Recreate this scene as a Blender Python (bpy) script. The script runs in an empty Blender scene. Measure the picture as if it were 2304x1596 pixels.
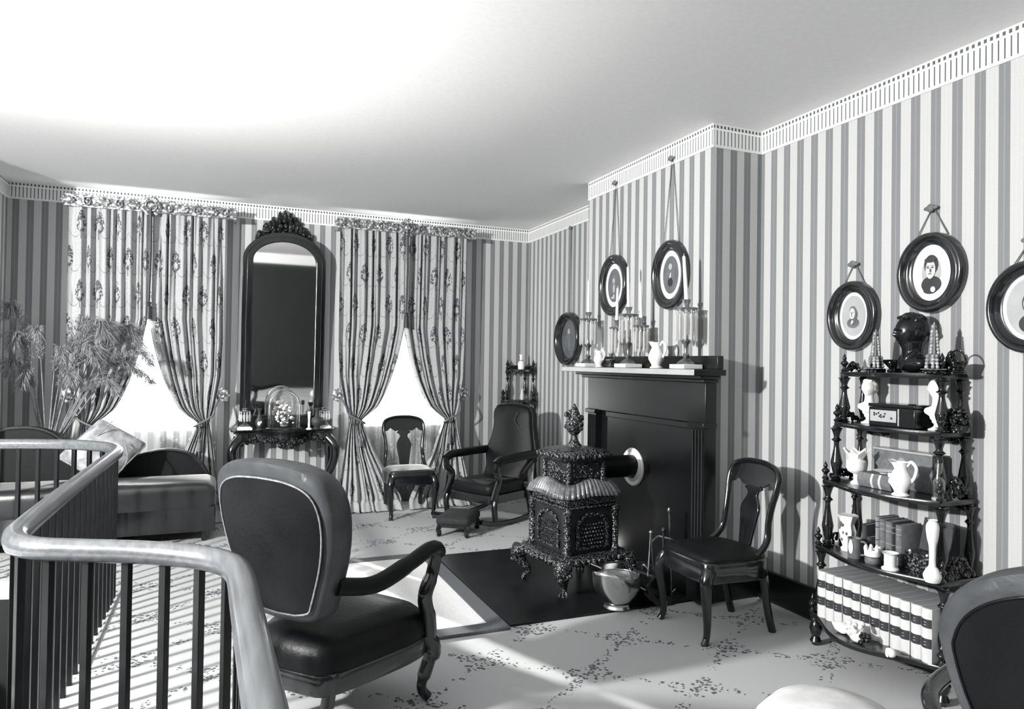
import bpy, bmesh, math, random
from math import sin, cos, pi, radians as RAD, sqrt
from mathutils import Vector as V, Matrix
random.seed(7)
S = bpy.context.scene
COL = S.collection

# ---------------------------------------------------------------- camera
YAW, PITCH, ROLL, FPX = 0.39188, 0.012996, -0.014497, 1574.7
cy, sy, cp, sp = cos(YAW), sin(YAW), cos(PITCH), sin(PITCH)
fw = V((sy*cp, cy*cp, sp)); rt = V((cy, -sy, 0)); dn = -(rt.cross(fw))
rt2 = rt*cos(ROLL) + dn*sin(ROLL); dn2 = dn*cos(ROLL) - rt*sin(ROLL)
cam = bpy.data.cameras.new('camera'); co = bpy.data.objects.new('camera', cam); COL.objects.link(co)
m = Matrix((( rt2.x, -dn2.x, -fw.x, 0), (rt2.y, -dn2.y, -fw.y, 0), (rt2.z, -dn2.z, -fw.z, 1.45), (0, 0, 0, 1)))
co.matrix_world = m
cam.sensor_fit = 'HORIZONTAL'; cam.sensor_width = 36; cam.lens = FPX/2304*36
cam.clip_start = 0.05; cam.clip_end = 200
S.camera = co
# ---------------------------------------------------------------- exposure
S.view_settings.view_transform = 'Standard'; S.view_settings.look = 'None'
S.view_settings.exposure = 0.0; S.view_settings.gamma = 1.0; S.view_settings.use_curve_mapping = False
# ---------------------------------------------------------------- sky outside the windows
W = bpy.data.worlds.new('overcast_sky'); S.world = W; W.use_nodes = True
wn = W.node_tree; wn.nodes.clear()
wo = wn.nodes.new('ShaderNodeOutputWorld'); wb = wn.nodes.new('ShaderNodeBackground')
wb.inputs[0].default_value = (0.97, 1.0, 1.0, 1); wb.inputs[1].default_value = 9.0
wn.links.new(wb.outputs[0], wo.inputs[0])

def lamp(name, kind, loc, energy, direction=None, **kw):
    l = bpy.data.lights.new(name, kind); l.energy = energy; l.color = (1.0, 0.995, 0.975)
    for k, v in kw.items(): setattr(l, k, v)
    o = bpy.data.objects.new(name, l); COL.objects.link(o); o.location = loc
    if direction: o.rotation_euler = V(direction).to_track_quat('-Z', 'Y').to_euler()
    return o
# low sun through the curtain gaps
lamp('sun', 'SUN', (-4, 14, 4), 22.0, (0.454, -0.891, -0.344), angle=RAD(0.8))
# photographer's reflector flood standing in the hall to the left, turned to the right-hand wall
lamp('flood_lamp', 'SPOT', (-4.0, 1.95, 2.6), 2600, (1, 0.22, -0.06), spot_size=RAD(160), spot_blend=0.3, shadow_soft_size=0.11)
# its companion, bounced off the ceiling
lamp('bounce_lamp', 'SPOT', (-1.0, 3.15, 1.05), 230, (0.10, 0.02, 1.0), spot_size=RAD(112), spot_blend=0.5, shadow_soft_size=0.12)

# ---------------------------------------------------------------- tiny mesh library
class MB:
    def __init__(s): s.v = []; s.f = []; s.m = []; s.cur = 0; s.uv = {}
    def add(s, vs, fs, M=None):
        o = len(s.v)
        s.v += [tuple(M @ V(p)) if M is not None else tuple(p) for p in vs]
        s.f += [tuple(i+o for i in f) for f in fs]; s.m += [s.cur]*len(fs)
        return o
    def box(s, c, d, M=None, taper=1.0):
        x, y, z = d[0]/2, d[1]/2, d[2]/2
        vs = []
        for k, t in ((-1, 1.0), (1, taper)):
            for a, b in ((-1, -1), (1, -1), (1, 1), (-1, 1)):
                vs.append((c[0]+a*x*t, c[1]+b*y*t, c[2]+k*z))
        s.add(vs, [(3, 2, 1, 0), (4, 5, 6, 7), (0, 1, 5, 4), (1, 2, 6, 5), (2, 3, 7, 6), (3, 0, 4, 7)], M); return s
    def bb(s, x0, x1, y0, y1, z0, z1, M=None):
        return s.box(((x0+x1)/2, (y0+y1)/2, (z0+z1)/2), (x1-x0, y1-y0, z1-z0), M)
    def lathe(s, prof, seg=16, M=None, c=(0, 0, 0), sx=1, sy=1, lobes=0, la=0.0):
        vs = []; fs = []; n = len(prof)
        for r, z in prof:
            for i in range(seg):
                a = 2*pi*i/seg; q = r*(1+la*cos(lobes*a)) if lobes else r
                vs.append((c[0]+q*cos(a)*sx, c[1]+q*sin(a)*sy, c[2]+z))
        for j in range(n-1):
            for i in range(seg):
                k = (i+1) % seg
                fs.append((j*seg+i, j*seg+k, (j+1)*seg+k, (j+1)*seg+i))
        if prof[0][0] > 1e-6: fs.append(tuple(range(seg-1, -1, -1)))
        if prof[-1][0] > 1e-6: fs.append(tuple((n-1)*seg+i for i in range(seg)))
        s.add(vs, fs, M); return s
    def tube(s, pts, r, seg=8, M=None, flat=1.0, closed=False, up=(0, 0, 1)):
        P = [V(p) for p in pts]; n = len(P); vs = []; fs = []
        if not isinstance(r, (list, tuple)): r = [r]*n
        nrm = None
        for i in range(n):
            if closed: t = P[(i+1) % n]-P[i-1]
            else: t = P[min(i+1, n-1)]-P[max(i-1, 0)]
            t.normalize()
            if nrm is None:
                u = V(up)
                if abs(t.dot(u)) > 0.95: u = V((1, 0, 0)) if abs(t.x) < .9 else V((0, 1, 0))
                nrm = (u - t*u.dot(t)).normalized()
            else:
                nrm = (nrm - t*nrm.dot(t)); nrm.normalize()
            b = t.cross(nrm)
            rr = r[i]
            ra, rb = rr if isinstance(rr, (tuple, list)) else (rr, rr*flat)
            for k in range(seg):
                a = 2*pi*k/seg
                vs.append(P[i] + nrm*(ra*cos(a)) + b*(rb*sin(a)))
        m_ = n if closed else n-1
        for j in range(m_):
            for k in range(seg):
                l = (k+1) % seg; q = (j+1) % n
                fs.append((j*seg+k, j*seg+l, q*seg+l, q*seg+k))
        if not closed:
            fs.append(tuple(range(seg-1, -1, -1))); fs.append(tuple((n-1)*seg+k for k in range(seg)))
        s.add(vs, fs, M); return s
    def prism(s, out, d0, d1, plane='xz', M=None):
        n = len(out)
        def mp(p, d):
            return {'xz': (p[0], d, p[1]), 'xy': (p[0], p[1], d), 'yz': (d, p[0], p[1])}[plane]
        vs = [mp(p, d0) for p in out]+[mp(p, d1) for p in out]
        fs = [tuple(range(n)), tuple(range(2*n-1, n-1, -1))]+[(i, (i+1) % n, n+(i+1) % n, n+i) for i in range(n)]
        s.add(vs, fs, M); return s
    def sph(s, c, r, seg=12, rings=8, M=None):
        if not isinstance(r, (tuple, list)): r = (r, r, r)
        vs = [(c[0], c[1], c[2]-r[2])]; fs = []
        for j in range(1, rings):
            a = -pi/2+pi*j/rings
            for i in range(seg):
                b = 2*pi*i/seg
                vs.append((c[0]+r[0]*cos(a)*cos(b), c[1]+r[1]*cos(a)*sin(b), c[2]+r[2]*sin(a)))
        vs.append((c[0], c[1], c[2]+r[2])); t = len(vs)-1
        for i in range(seg):
            k = (i+1) % seg
            fs.append((0, 1+k, 1+i)); fs.append((t, t-seg+i, t-seg+k))
            for j in range(rings-2):
                fs.append((1+j*seg+i, 1+j*seg+k, 1+(j+1)*seg+k, 1+(j+1)*seg+i))
        s.add(vs, fs, M); return s
    def pillow(s, out, layers, plane='xy', M=None, cen=None):
        """stack of scaled copies of an outline: layers = [(scale, depth)], closed at both ends"""
        n = len(out)
        if cen is None: cen = (sum(p[0] for p in out)/n, sum(p[1] for p in out)/n)
        vs = []; fs = []
        for sc, d in layers:
            for p in out:
                a = cen[0]+(p[0]-cen[0])*sc; b = cen[1]+(p[1]-cen[1])*sc
                vs.append({'xz': (a, d, b), 'xy': (a, b, d), 'yz': (d, a, b)}[plane])
        L = len(layers)
        for j in range(L-1):
            for i in range(n):
                k = (i+1) % n
                fs.append((j*n+i, j*n+k, (j+1)*n+k, (j+1)*n+i))
        fs.append(tuple(range(n-1, -1, -1))); fs.append(tuple((L-1)*n+i for i in range(n)))
        s.add(vs, fs, M); return s
    def grid(s, fn, nu, nv, uvfn=None, M=None):
        vs = []; fs = []
        for j in range(nv+1):
            for i in range(nu+1): vs.append(fn(i/nu, j/nv))
        w = nu+1
        for j in range(nv):
            for i in range(nu): fs.append((j*w+i, j*w+i+1, (j+1)*w+i+1, (j+1)*w+i))
        o = s.add(vs, fs, M)
        if uvfn:
            for j in range(nv+1):
                for i in range(nu+1): s.uv[o+j*w+i] = uvfn(i/nu, j/nv)
        return s
    def sweep(s, prof, pts, M=None):
        """profile (side, up) carried along a mostly level path"""
        P = [V(p) for p in pts]; n = len(P); k = len(prof); vs = []; fs = []
        for i in range(n):
            t = P[min(i+1, n-1)]-P[max(i-1, 0)]; t.z = 0; t.normalize(); side = V((t.y, -t.x, 0))
            for a, b in prof: vs.append(P[i]+side*a+V((0, 0, b)))
        for j in range(n-1):
            for i in range(k):
                l = (i+1) % k; fs.append((j*k+i, j*k+l, (j+1)*k+l, (j+1)*k+i))
        fs.append(tuple(range(k))); fs.append(tuple((n-1)*k+i for i in range(k-1, -1, -1)))
        s.add(vs, fs, M); return s
    def warp(s, fn): s.v = [tuple(fn(*p)) for p in s.v]; return s

def obj(name, mb, mat, parent=None, sm=40, bev=0, solid=0, remesh=0, fix=True, sub=0):
    me = bpy.data.meshes.new(name); me.from_pydata(mb.v, [], mb.f)
    mats = mat if isinstance(mat, (list, tuple)) else [mat]
    for x in mats: me.materials.append(x)
    if len(mats) > 1: me.polygons.foreach_set('material_index', mb.m)
    if mb.uv:
        ul = me.uv_layers.new(name='UVMap')
        for lp in me.loops: ul.data[lp.index].uv = mb.uv.get(lp.vertex_index, (0, 0))
    if fix:
        b = bmesh.new(); b.from_mesh(me); bmesh.ops.recalc_face_normals(b, faces=b.faces); b.to_mesh(me); b.free()
    if sm:
        me.polygons.foreach_set('use_smooth', [True]*len(me.polygons)); me.set_sharp_from_angle(angle=RAD(sm))
    me.update()
    o = bpy.data.objects.new(name, me); COL.objects.link(o)
    if parent is not None: o.parent = parent
    if remesh:
        x = o.modifiers.new('fuse', 'REMESH'); x.mode = 'VOXEL'; x.voxel_size = remesh; x.use_smooth_shade = True
        y = o.modifiers.new('soft', 'SMOOTH'); y.iterations = 4
    if solid:
        x = o.modifiers.new('thick', 'SOLIDIFY'); x.thickness = solid; x.offset = 0
    if bev:
        x = o.modifiers.new('edge', 'BEVEL'); x.width = bev; x.segments = 2; x.limit_method = 'ANGLE'; x.angle_limit = RAD(40)
        x.harden_normals = False
    if sub:
        x = o.modifiers.new('sub', 'SUBSURF'); x.levels = sub; x.render_levels = sub
    return o
def tag(o, label=None, cat=None, group=None, kind=None):
    if label: o['label'] = label
    if cat: o['category'] = cat
    if group: o['group'] = group
    if kind: o['kind'] = kind
    return o
def thing(name, label, cat, loc=(0, 0, 0), rz=0, group=None):
    o = bpy.data.objects.new(name, None); COL.objects.link(o); o.empty_display_size = 0.1
    o.location = loc; o.rotation_euler = (0, 0, RAD(rz)); return tag(o, label, cat, group)
def struct(name, mb, mat, parent=None, **kw):
    o = obj(name, mb, mat, parent, **kw)
    if parent is None: o['kind'] = 'structure'
    return o
def one(name, label, cat, mb, mat, loc=(0, 0, 0), rz=0, group=None, **kw):
    o = obj(name, mb, mat, **kw); o.location = loc; o.rotation_euler = (0, 0, RAD(rz)); return tag(o, label, cat, group)
def dup(root, loc, rz=0, label=None):
    r = root.copy(); COL.objects.link(r); r.location = loc; r.rotation_euler = (0, 0, RAD(rz))
    if label: r['label'] = label
    for ch in list(root.children):
        c = ch.copy(); COL.objects.link(c); c.parent = r
        for g in ch.children:
            d = g.copy(); COL.objects.link(d); d.parent = c
    return r
def T(x=0, y=0, z=0): return Matrix.Translation((x, y, z))
def RX(a): return Matrix.Rotation(RAD(a), 4, 'X')
def RY(a): return Matrix.Rotation(RAD(a), 4, 'Y')
def RZ(a): return Matrix.Rotation(RAD(a), 4, 'Z')
def spline(pts, n=8, closed=False):
    P = [V(p) if len(p) == 3 else V((p[0], p[1], 0)) for p in pts]; k = len(P); out = []
    rng = k if closed else k-1
    for i in range(rng):
        if closed: a, b, c, d = P[i-1], P[i], P[(i+1) % k], P[(i+2) % k]
        else: a, b, c, d = P[max(i-1, 0)], P[i], P[i+1], P[min(i+2, k-1)]
        for j in range(n):
            t = j/n
            out.append(0.5*((2*b)+(c-a)*t+(2*a-5*b+4*c-d)*t*t+(3*b-a-3*c+d)*t**3))
    if not closed: out.append(P[-1])
    if len(pts[0]) == 2: return [(p.x, p.y) for p in out]
    return [tuple(p) for p in out]
def mirror(half):
    """half outline from bottom centre to top centre on +x -> full closed outline"""
    return list(half)+[(-x, y) for x, y in reversed(half) if x > 1e-6]
def lerp(a, b, t): return a+(b-a)*t
def interp(tab, x):
    if x <= tab[0][0]: return tab[0][1]
    for (a, b), (c, d) in zip(tab, tab[1:]):
        if x <= c: return b+(d-b)*(x-a)/(c-a)
    return tab[-1][1]

# ---------------------------------------------------------------- materials
def g3(c, a=1):
    t = (1-min(c, 1))**4 if not isinstance(c, (tuple, list)) else 0
    return (c*(1-.10*t), c, c*(1+.10*t), a) if not isinstance(c, (tuple, list)) else tuple(c)+(a,)
class X:
    """a float socket with arithmetic"""
    def __init__(s, nt, k): s.nt = nt; s.k = k
    def op(s, name, *o):
        n = s.nt.nodes.new('ShaderNodeMath'); n.operation = name
        for i, q in enumerate((s,)+o):
            if isinstance(q, X): s.nt.links.new(q.k, n.inputs[i])
            else: n.inputs[i].default_value = q
        return X(s.nt, n.outputs[0])
    def __add__(s, o): return s.op('ADD', o)
    def __sub__(s, o): return s.op('SUBTRACT', o)
    def __mul__(s, o): return s.op('MULTIPLY', o)
    def __truediv__(s, o): return s.op('DIVIDE', o)
    __radd__ = __add__; __rmul__ = __mul__
    def fract(s): return s.op('FRACT')
    def abs(s): return s.op('ABSOLUTE')
    def sin(s): return s.op('SINE')
    def floor(s): return s.op('FLOOR')
    def rnd(s): return s.op('ROUND')
    def lt(s, o): return s.op('LESS_THAN', o)
    def gt(s, o): return s.op('GREATER_THAN', o)
    def mn(s, o): return s.op('MINIMUM', o)
    def mx(s, o): return s.op('MAXIMUM', o)
    def sq(s): return s.op('MULTIPLY', s)
    def root(s): return s.op('SQRT')
    def mod2(s): return s.op('FLOORED_MODULO', 2.0)
def smooth_lt(x, e, w):
    n = x.nt.nodes.new('ShaderNodeMapRange'); n.interpolation_type = 'SMOOTHSTEP'
    n.inputs['From Min'].default_value = e-w; n.inputs['From Max'].default_value = e+w
    n.inputs['To Min'].default_value = 1; n.inputs['To Max'].default_value = 0
    x.nt.links.new(x.k, n.inputs['Value']); return X(x.nt, n.outputs[0])
def base(name, rough=.5, metal=0, coat=0, spec=.5):
    m = bpy.data.materials.new(name); m.use_nodes = True; nt = m.node_tree
    b = nt.nodes['Principled BSDF']; b.inputs['Roughness'].default_value = rough; b.inputs['Metallic'].default_value = metal
    b.inputs['Coat Weight'].default_value = coat; b.inputs['Coat Roughness'].default_value = .12
    b.inputs['Specular IOR Level'].default_value = spec
    return m, nt, b
def coord(nt, kind='Object'):
    if kind == 'Position': k = nt.nodes.new('ShaderNodeNewGeometry').outputs['Position']
    else: k = nt.nodes.new('ShaderNodeTexCoord').outputs[kind]
    s = nt.nodes.new('ShaderNodeSeparateXYZ'); nt.links.new(k, s.inputs[0])
    return k, X(nt, s.outputs[0]), X(nt, s.outputs[1]), X(nt, s.outputs[2])
def noise(nt, k, scale=5, detail=3, stretch=None, rough=.5):
    if stretch:
        mp = nt.nodes.new('ShaderNodeMapping'); mp.inputs['Scale'].default_value = stretch; nt.links.new(k, mp.inputs[0]); k = mp.outputs[0]
    n = nt.nodes.new('ShaderNodeTexNoise'); n.inputs['Scale'].default_value = scale; n.inputs['Detail'].default_value = detail
    n.inputs['Roughness'].default_value = rough
    nt.links.new(k, n.inputs['Vector']); return X(nt, n.outputs['Fac'])
def voro(nt, k, scale=5, feature='F1', out='Distance'):
    n = nt.nodes.new('ShaderNodeTexVoronoi'); n.feature = feature; n.inputs['Scale'].default_value = scale
    nt.links.new(k, n.inputs['Vector']); return X(nt, n.outputs[out])
def mixc(nt, f, a, b):
    n = nt.nodes.new('ShaderNodeMix'); n.data_type = 'RGBA'
    if isinstance(f, X): nt.links.new(f.k, n.inputs[0])
    else: n.inputs[0].default_value = f
    for i, q in ((6, a), (7, b)):
        if hasattr(q, 'is_linked'): nt.links.new(q, n.inputs[i])
        else: n.inputs[i].default_value = g3(q)
    return n.outputs[2]
def bump(nt, b, h, strength=.3, dist=.01):
    n = nt.nodes.new('ShaderNodeBump'); n.inputs['Strength'].default_value = strength; n.inputs['Distance'].default_value = dist
    nt.links.new(h.k, n.inputs['Height']); nt.links.new(n.outputs[0], b.inputs['Normal'])
def plain(name, c, rough=.5, metal=0, coat=0, c2=None, scale=12, bmp=0, bscale=None, stretch=None, spec=.5):
    m, nt, b = base(name, rough, metal, coat, spec)
    k, x, y, z = coord(nt)
    n = noise(nt, k, scale, 4, stretch)
    nt.links.new(mixc(nt, smooth_lt(n, .5, .22), c, c2 if c2 is not None else c*.8), b.inputs['Base Color'])
    if bmp: bump(nt, b, noise(nt, k, bscale or scale*3, 3, stretch), bmp, .006)
    return m
def glassy(name, clear=.5, tint=.9, rough=.05, body=.25):
    m = bpy.data.materials.new(name); m.use_nodes = True; nt = m.node_tree; nt.nodes.remove(nt.nodes['Principled BSDF'])
    out = nt.nodes['Material Output']
    tr = nt.nodes.new('ShaderNodeBsdfTransparent'); tr.inputs[0].default_value = g3(tint)
    gl = nt.nodes.new('ShaderNodeBsdfGlossy'); gl.inputs['Roughness'].default_value = rough
    df = nt.nodes.new('ShaderNodeBsdfTranslucent'); df.inputs[0].default_value = g3(.8)
    d2 = nt.nodes.new('ShaderNodeBsdfDiffuse'); d2.inputs[0].default_value = g3(.8)
    a = nt.nodes.new('ShaderNodeMixShader'); a.inputs[0].default_value = .5
    nt.links.new(df.outputs[0], a.inputs[1]); nt.links.new(d2.outputs[0], a.inputs[2])
    c = nt.nodes.new('ShaderNodeMixShader'); c.inputs[0].default_value = body
    nt.links.new(tr.outputs[0], c.inputs[1]); nt.links.new(a.outputs[0], c.inputs[2])
    lw = nt.nodes.new('ShaderNodeLayerWeight'); lw.inputs[0].default_value = 1-clear
    e = nt.nodes.new('ShaderNodeMixShader'); nt.links.new(lw.outputs['Facing'], e.inputs[0])
    nt.links.new(c.outputs[0], e.inputs[1]); nt.links.new(gl.outputs[0], e.inputs[2])
    nt.links.new(e.outputs[0], out.inputs[0]); return m

def wallpaper(name, axis, phase):
    m, nt, b = base(name, .75, spec=.25)
    k, x, y, z = coord(nt, 'Position'); q = (x, y)[axis]
    t = ((q-phase)/.1073).fract()
    dark = t.lt(.475)
    lite = ((t-.2375).abs().lt(.022)).mx(((t-.737).abs()-.10).abs().lt(.012)*.55)
    n = noise(nt, k, 260, 2)
    c = mixc(nt, dark, .60, .25)
    c = mixc(nt, lite*.45, c, .42)
    mm = nt.nodes.new('ShaderNodeMix'); mm.data_type = 'RGBA'; mm.blend_type = 'MULTIPLY'; mm.inputs[0].default_value = .35
    nt.links.new(c, mm.inputs[6]); nt.links.new(n.k, mm.inputs[7]); mm.clamp_result = False
    nt.links.new(mm.outputs[2], b.inputs['Base Color']); return m
def border(name, axis, top):
    m, nt, b = base(name, .7, spec=.25)
    k, x, y, z = coord(nt, 'Position'); q = (x, y)[axis]
    t = (q/.0275).fract(); d = (z*-1.0)+top
    rib = t.lt(.24)*d.gt(.040)*d.lt(.132)
    dash = t.lt(.5)*d.lt(.028)*d.gt(.010)
    line = (d-.036).abs().lt(.004)
    c = mixc(nt, rib.mx(dash), .74, .10)
    c = mixc(nt, line, c, .9)
    nt.links.new(c, b.inputs['Base Color']); return m
def carpet():
    m, nt, b = base('floral_carpet', .95, spec=.1)
    k, x, y, z = coord(nt, 'Position')
    w = noise(nt, k, 3.5, 2)
    a = (x-2.01)/.8+(y-3.21)/.6+(w-.5)*.10; c = (x-2.01)/.8-(y-3.21)/.6+(w-.5)*-.10
    da = (a-a.rnd()).abs(); dc = (c-c.rnd()).abs()
    node = (da.sq()+dc.sq()).root()
    ring = (node-.135).abs().lt(.085)
    vine = da.mn(dc).lt(.055)
    vo = voro(nt, k, 42); leaf = vo.lt(.40)
    vo2 = voro(nt, k, 55); leaf2 = vo2.lt(.42)
    keep = noise(nt, k, 22, 2).gt(.44)
    pat = (ring*leaf*keep).mx(vine*leaf2*noise(nt, k, 16, 1).gt(.5)).mx(node.lt(.05)*leaf)
    n = noise(nt, k, 420, 2)
    col = mixc(nt, smooth_lt(n,   .5, .3), .46, .39)
    col = mixc(nt, pat*.9, col, .06)
    hl = (ring.mx(vine))*voro(nt, k, 90).lt(.16)*leaf
    col = mixc(nt, hl, col, .55)
    nt.links.new(col, b.inputs['Base Color']); bump(nt, b, n, .25, .004); return m
def drapery():
    m, nt, b = base('floral_drapery', .85, spec=.15)
    tc = nt.nodes.new('ShaderNodeTexCoord'); k = tc.outputs['UV']
    s = nt.nodes.new('ShaderNodeSeparateXYZ'); nt.links.new(k, s.inputs[0]); u, v = X(nt, s.outputs[0]), X(nt, s.outputs[1])
    PU, PV = .30, .30
    row = (v/PV).floor(); uu = u/PU+row.mod2()*.5
    fu = (uu.fract()-.5)*PU; fv = ((v/PV).fract()-.5)*PV
    # a sprig: drop shape, broad at the foot, filled with leaf dots
    t = ((fv+.12)/.20).mx(0.0).mn(1.0)
    wid = t.root()*(t.op('POWER', 5.0)*-1.0+1.0)*.088
    inside = fu.abs().lt(wid)*((fu/.024).sq()+((fv-.015)/.035).sq()).gt(1.0)
    stem = fu.abs().lt(.005)*(fv-.01).abs().lt(.12)*((fv-.005).abs().gt(.03))
    dots = voro(nt, k, 48).lt(.58)
    spr = (inside*dots).mx(stem)
    # swags between the sprigs
    sw = ((v/PV).fract()-.88+((u/.15).fract()-.5).sq()*.9).abs().lt(.014)
    n = noise(nt, k, 60, 3)
    col = mixc(nt, smooth_lt(n, .5, .3), .42, .34)
    col = mixc(nt, sw*.6, col, .12)
    col = mixc(nt, spr*.88, col, .06)
    nt.links.new(col, b.inputs['Base Color']); return m
def lace():
    m = bpy.data.materials.new('lace_curtain_net'); m.use_nodes = True; nt = m.node_tree; nt.nodes.remove(nt.nodes['Principled BSDF'])
    out = nt.nodes['Material Output']; k, x, y, z = coord(nt, 'Position')
    tr = nt.nodes.new('ShaderNodeBsdfTransparent')
    tl = nt.nodes.new('ShaderNodeBsdfTranslucent'); tl.inputs[0].default_value = g3(.85)
    df = nt.nodes.new('ShaderNodeBsdfDiffuse'); df.inputs[0].default_value = g3(.72)
    a = nt.nodes.new('ShaderNodeMixShader'); a.inputs[0].default_value = .5
    nt.links.new(tl.outputs[0], a.inputs[1]); nt.links.new(df.outputs[0], a.inputs[2])
    pat = voro(nt, k, 26).lt(.30)*noise(nt, k, 7, 2).gt(.52)
    f = pat*.35+.32
    c = nt.nodes.new('ShaderNodeMixShader'); nt.links.new(f.k, c.inputs[0])
    nt.links.new(tr.outputs[0], c.inputs[1]); nt.links.new(a.outputs[0], c.inputs[2]); nt.links.new(c.outputs[0], out.inputs[0]); return m
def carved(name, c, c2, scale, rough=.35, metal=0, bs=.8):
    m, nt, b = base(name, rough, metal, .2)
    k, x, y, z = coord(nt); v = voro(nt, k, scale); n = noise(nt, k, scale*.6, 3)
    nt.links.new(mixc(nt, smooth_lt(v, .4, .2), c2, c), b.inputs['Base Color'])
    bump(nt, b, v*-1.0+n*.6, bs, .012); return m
def graind(name, c, c2, rough, coat, axis=2, spec=.5):
    st = [9, 9, 9]; st[axis] = .8
    return plain(name, c, rough, 0, coat, c2, 6, .05, 14, tuple(st), spec)

M = {}
M['ceiling'] = plain('ceiling_plaster', .84, .95, c2=.81, scale=40, spec=.1)
M['wp_y'] = wallpaper('striped_wallpaper_side', 1, 2.9551)
M['wp_x'] = wallpaper('striped_wallpaper_end', 0, 0.02)
M['bd_y'] = border('wallpaper_border_side', 1, 2.957)
M['bd_x'] = border('wallpaper_border_end', 0, 2.957)
M['carpet'] = carpet(); M['drape'] = drapery(); M['lace'] = lace()
M['base'] = graind('dark_baseboard', .006, .010, .3, .2, 1)  # near-black tone of the boards at the wall foot
M['wood'] = graind('dark_rosewood', .004, .011, .2, .5, spec=.5)
M['woodx'] = graind('dark_walnut', .005, .012, .22, .3, 0, spec=.4)
M['rail'] = graind('polished_handrail_wood', .15, .09, .3, .5, 1)
M['balus'] = plain('dark_baluster_wood', .005, .35, 0, .1, .009, 9, spec=.3)
M['crown'] = plain('bright_fluted_iron', .26, .28, .5, 0, .12, 30)
M['black'] = plain('black_iron', .005, .35, .1, 0, .008, 9, spec=.3)
M['mantel'] = plain('black_marbled_mantel_paint', .003, .30, 0, 0, .006, 4, .02, spec=.5)
M['pale_lit'] = plain('pale_and_lit_edge', .42, .35, 0, .3, .36, 6)  # real pale strips, plus the light painted on the mantel shelf front
M['leather'] = plain('black_leather', .0045, .38, 0, 0, .008, 7, .2, 60, spec=.14)
M['leather_lit'] = plain('lit_dark_leather', .060, .40, 0, 0, .035, 9, .25, 50, spec=.4)  # black leather coloured lighter, imitating ceiling light caught on the back rim
M['horse'] = plain('black_horsehair', .004, .5, 0, 0, .007, 30, .15, 160, spec=.2)
M['piping'] = plain('pale_piping_cord', .26, .6, c2=.14, scale=70)
M['velvet'] = plain('dark_velvet', .014, .8, c2=.008, scale=30, bmp=.2, bscale=140)
M['gilt'] = carved('gilt_pressed_brass', .85, .22, 34, .28, .45, .35)
M['brass'] = plain('polished_brass', .75, .22, 1.0, 0, .65, 6)
M['brassd'] = plain('aged_brass', .38, .3, .9, 0, .2, 20)
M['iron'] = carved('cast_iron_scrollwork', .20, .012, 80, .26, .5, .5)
M['ironp'] = plain('plain_cast_iron', .018, .36, .4, 0, .035, 14, .1)
M['white'] = plain('white_bisque', .84, .5, c2=.78, scale=15)
M['marble'] = plain('white_marble', .86, .25, 0, .2, .75, 9)
M['wax'] = plain('white_candle_wax', .9, .5, c2=.86, scale=12)
M['prism'] = glassy('cut_crystal', .86, .97, .05, .88)
M['glass'] = glassy('window_glass', .97, .98, .02, .0)
M['dome'] = glassy('glass_dome', .72, .96, .03, .02)
M['decant'] = glassy('clear_bottle_glass', .6, .9, .04, .12)
M['crest'] = carved('carved_rosewood', .011, .003, 55, .2, 0, 1.0)
M['cord'] = plain('dark_silk_cord', .02, .5, c2=.035, scale=60)
M['cordm'] = plain('grey_picture_cord', .16, .6, c2=.1, scale=60)
M['rug'] = plain('cream_rug_pile', .70, .95, c2=.62, scale=90, bmp=.2, bscale=300, spec=.1)
M['rugb'] = plain('grey_rug_border', .13, .95, c2=.10, scale=120, bmp=.2, bscale=300, spec=.1)
M['hearth'] = plain('dark_slate_hearth', .005, .34, 0, 0, .010, 5, .06, spec=.2)
M['spine'] = plain('tan_calf_book_spine', .60, .6, c2=.54, scale=25)
M['label'] = plain('dark_spine_label', .02, .45, c2=.03, scale=20)
M['gold'] = plain('gold_tooling', .55, .4, .4, c2=.48, scale=30)
M['pages'] = plain('book_page_edges', .30, .8, c2=.24, scale=60, stretch=(1, 30, 1))
M['cloth'] = plain('grey_book_cloth', .16, .6, c2=.11, scale=30)
M['clothd'] = plain('dark_book_cloth', .03, .6, c2=.045, scale=30)
M['print'] = plain('grey_photographic_print', .40, .6, c2=.36, scale=14)
M['mat'] = plain('white_picture_mat', .88, .6, c2=.84, scale=14)
M['hair'] = plain('print_black', .02, .6, c2=.03, scale=14)
M['skin'] = plain('print_pale_tone', .55, .6, c2=.50, scale=18)
M['dim'] = plain('print_dark_grey', .09, .5, c2=.13, scale=11)
M['plume'] = plain('pampas_plume', .30, .9, c2=.18, scale=40)
M['stalk'] = plain('pampas_stalk', .28, .7, c2=.16, scale=30)
M['needle'] = plain('embroidered_canvas', .42, .9, c2=.14, scale=11, bmp=.3, bscale=90)
M['damask'] = plain('pale_damask', .62, .85, c2=.50, scale=16, bmp=.1, bscale=60)
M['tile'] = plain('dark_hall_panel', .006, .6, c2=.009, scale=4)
M['sofaseat'] = plain('glossy_black_horsehair', .008, .34, 0, 0, .012, 30, .1, 120, spec=.7)
bs_ = M['sofaseat'].node_tree.nodes['Principled BSDF']; bs_.inputs['Sheen Weight'].default_value = .6; bs_.inputs['Sheen Roughness'].default_value = .35
M['oldglass'] = base('old_mirror_silver', .03, 1.0)[0]
M['oldglass'].node_tree.nodes['Principled BSDF'].inputs['Base Color'].default_value = g3(.78)
# ================================================================ the room
XL, XR, XC, YB, YF, ZC = -1.73, 3.165, 2.783, 7.2, -2.0, 2.957
CY0, CY1 = 3.52, 5.11
WIN = [(-1.10, -.10), (1.20, 2.20)]; WZ0, WZ1 = .78, 2.72
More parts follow.
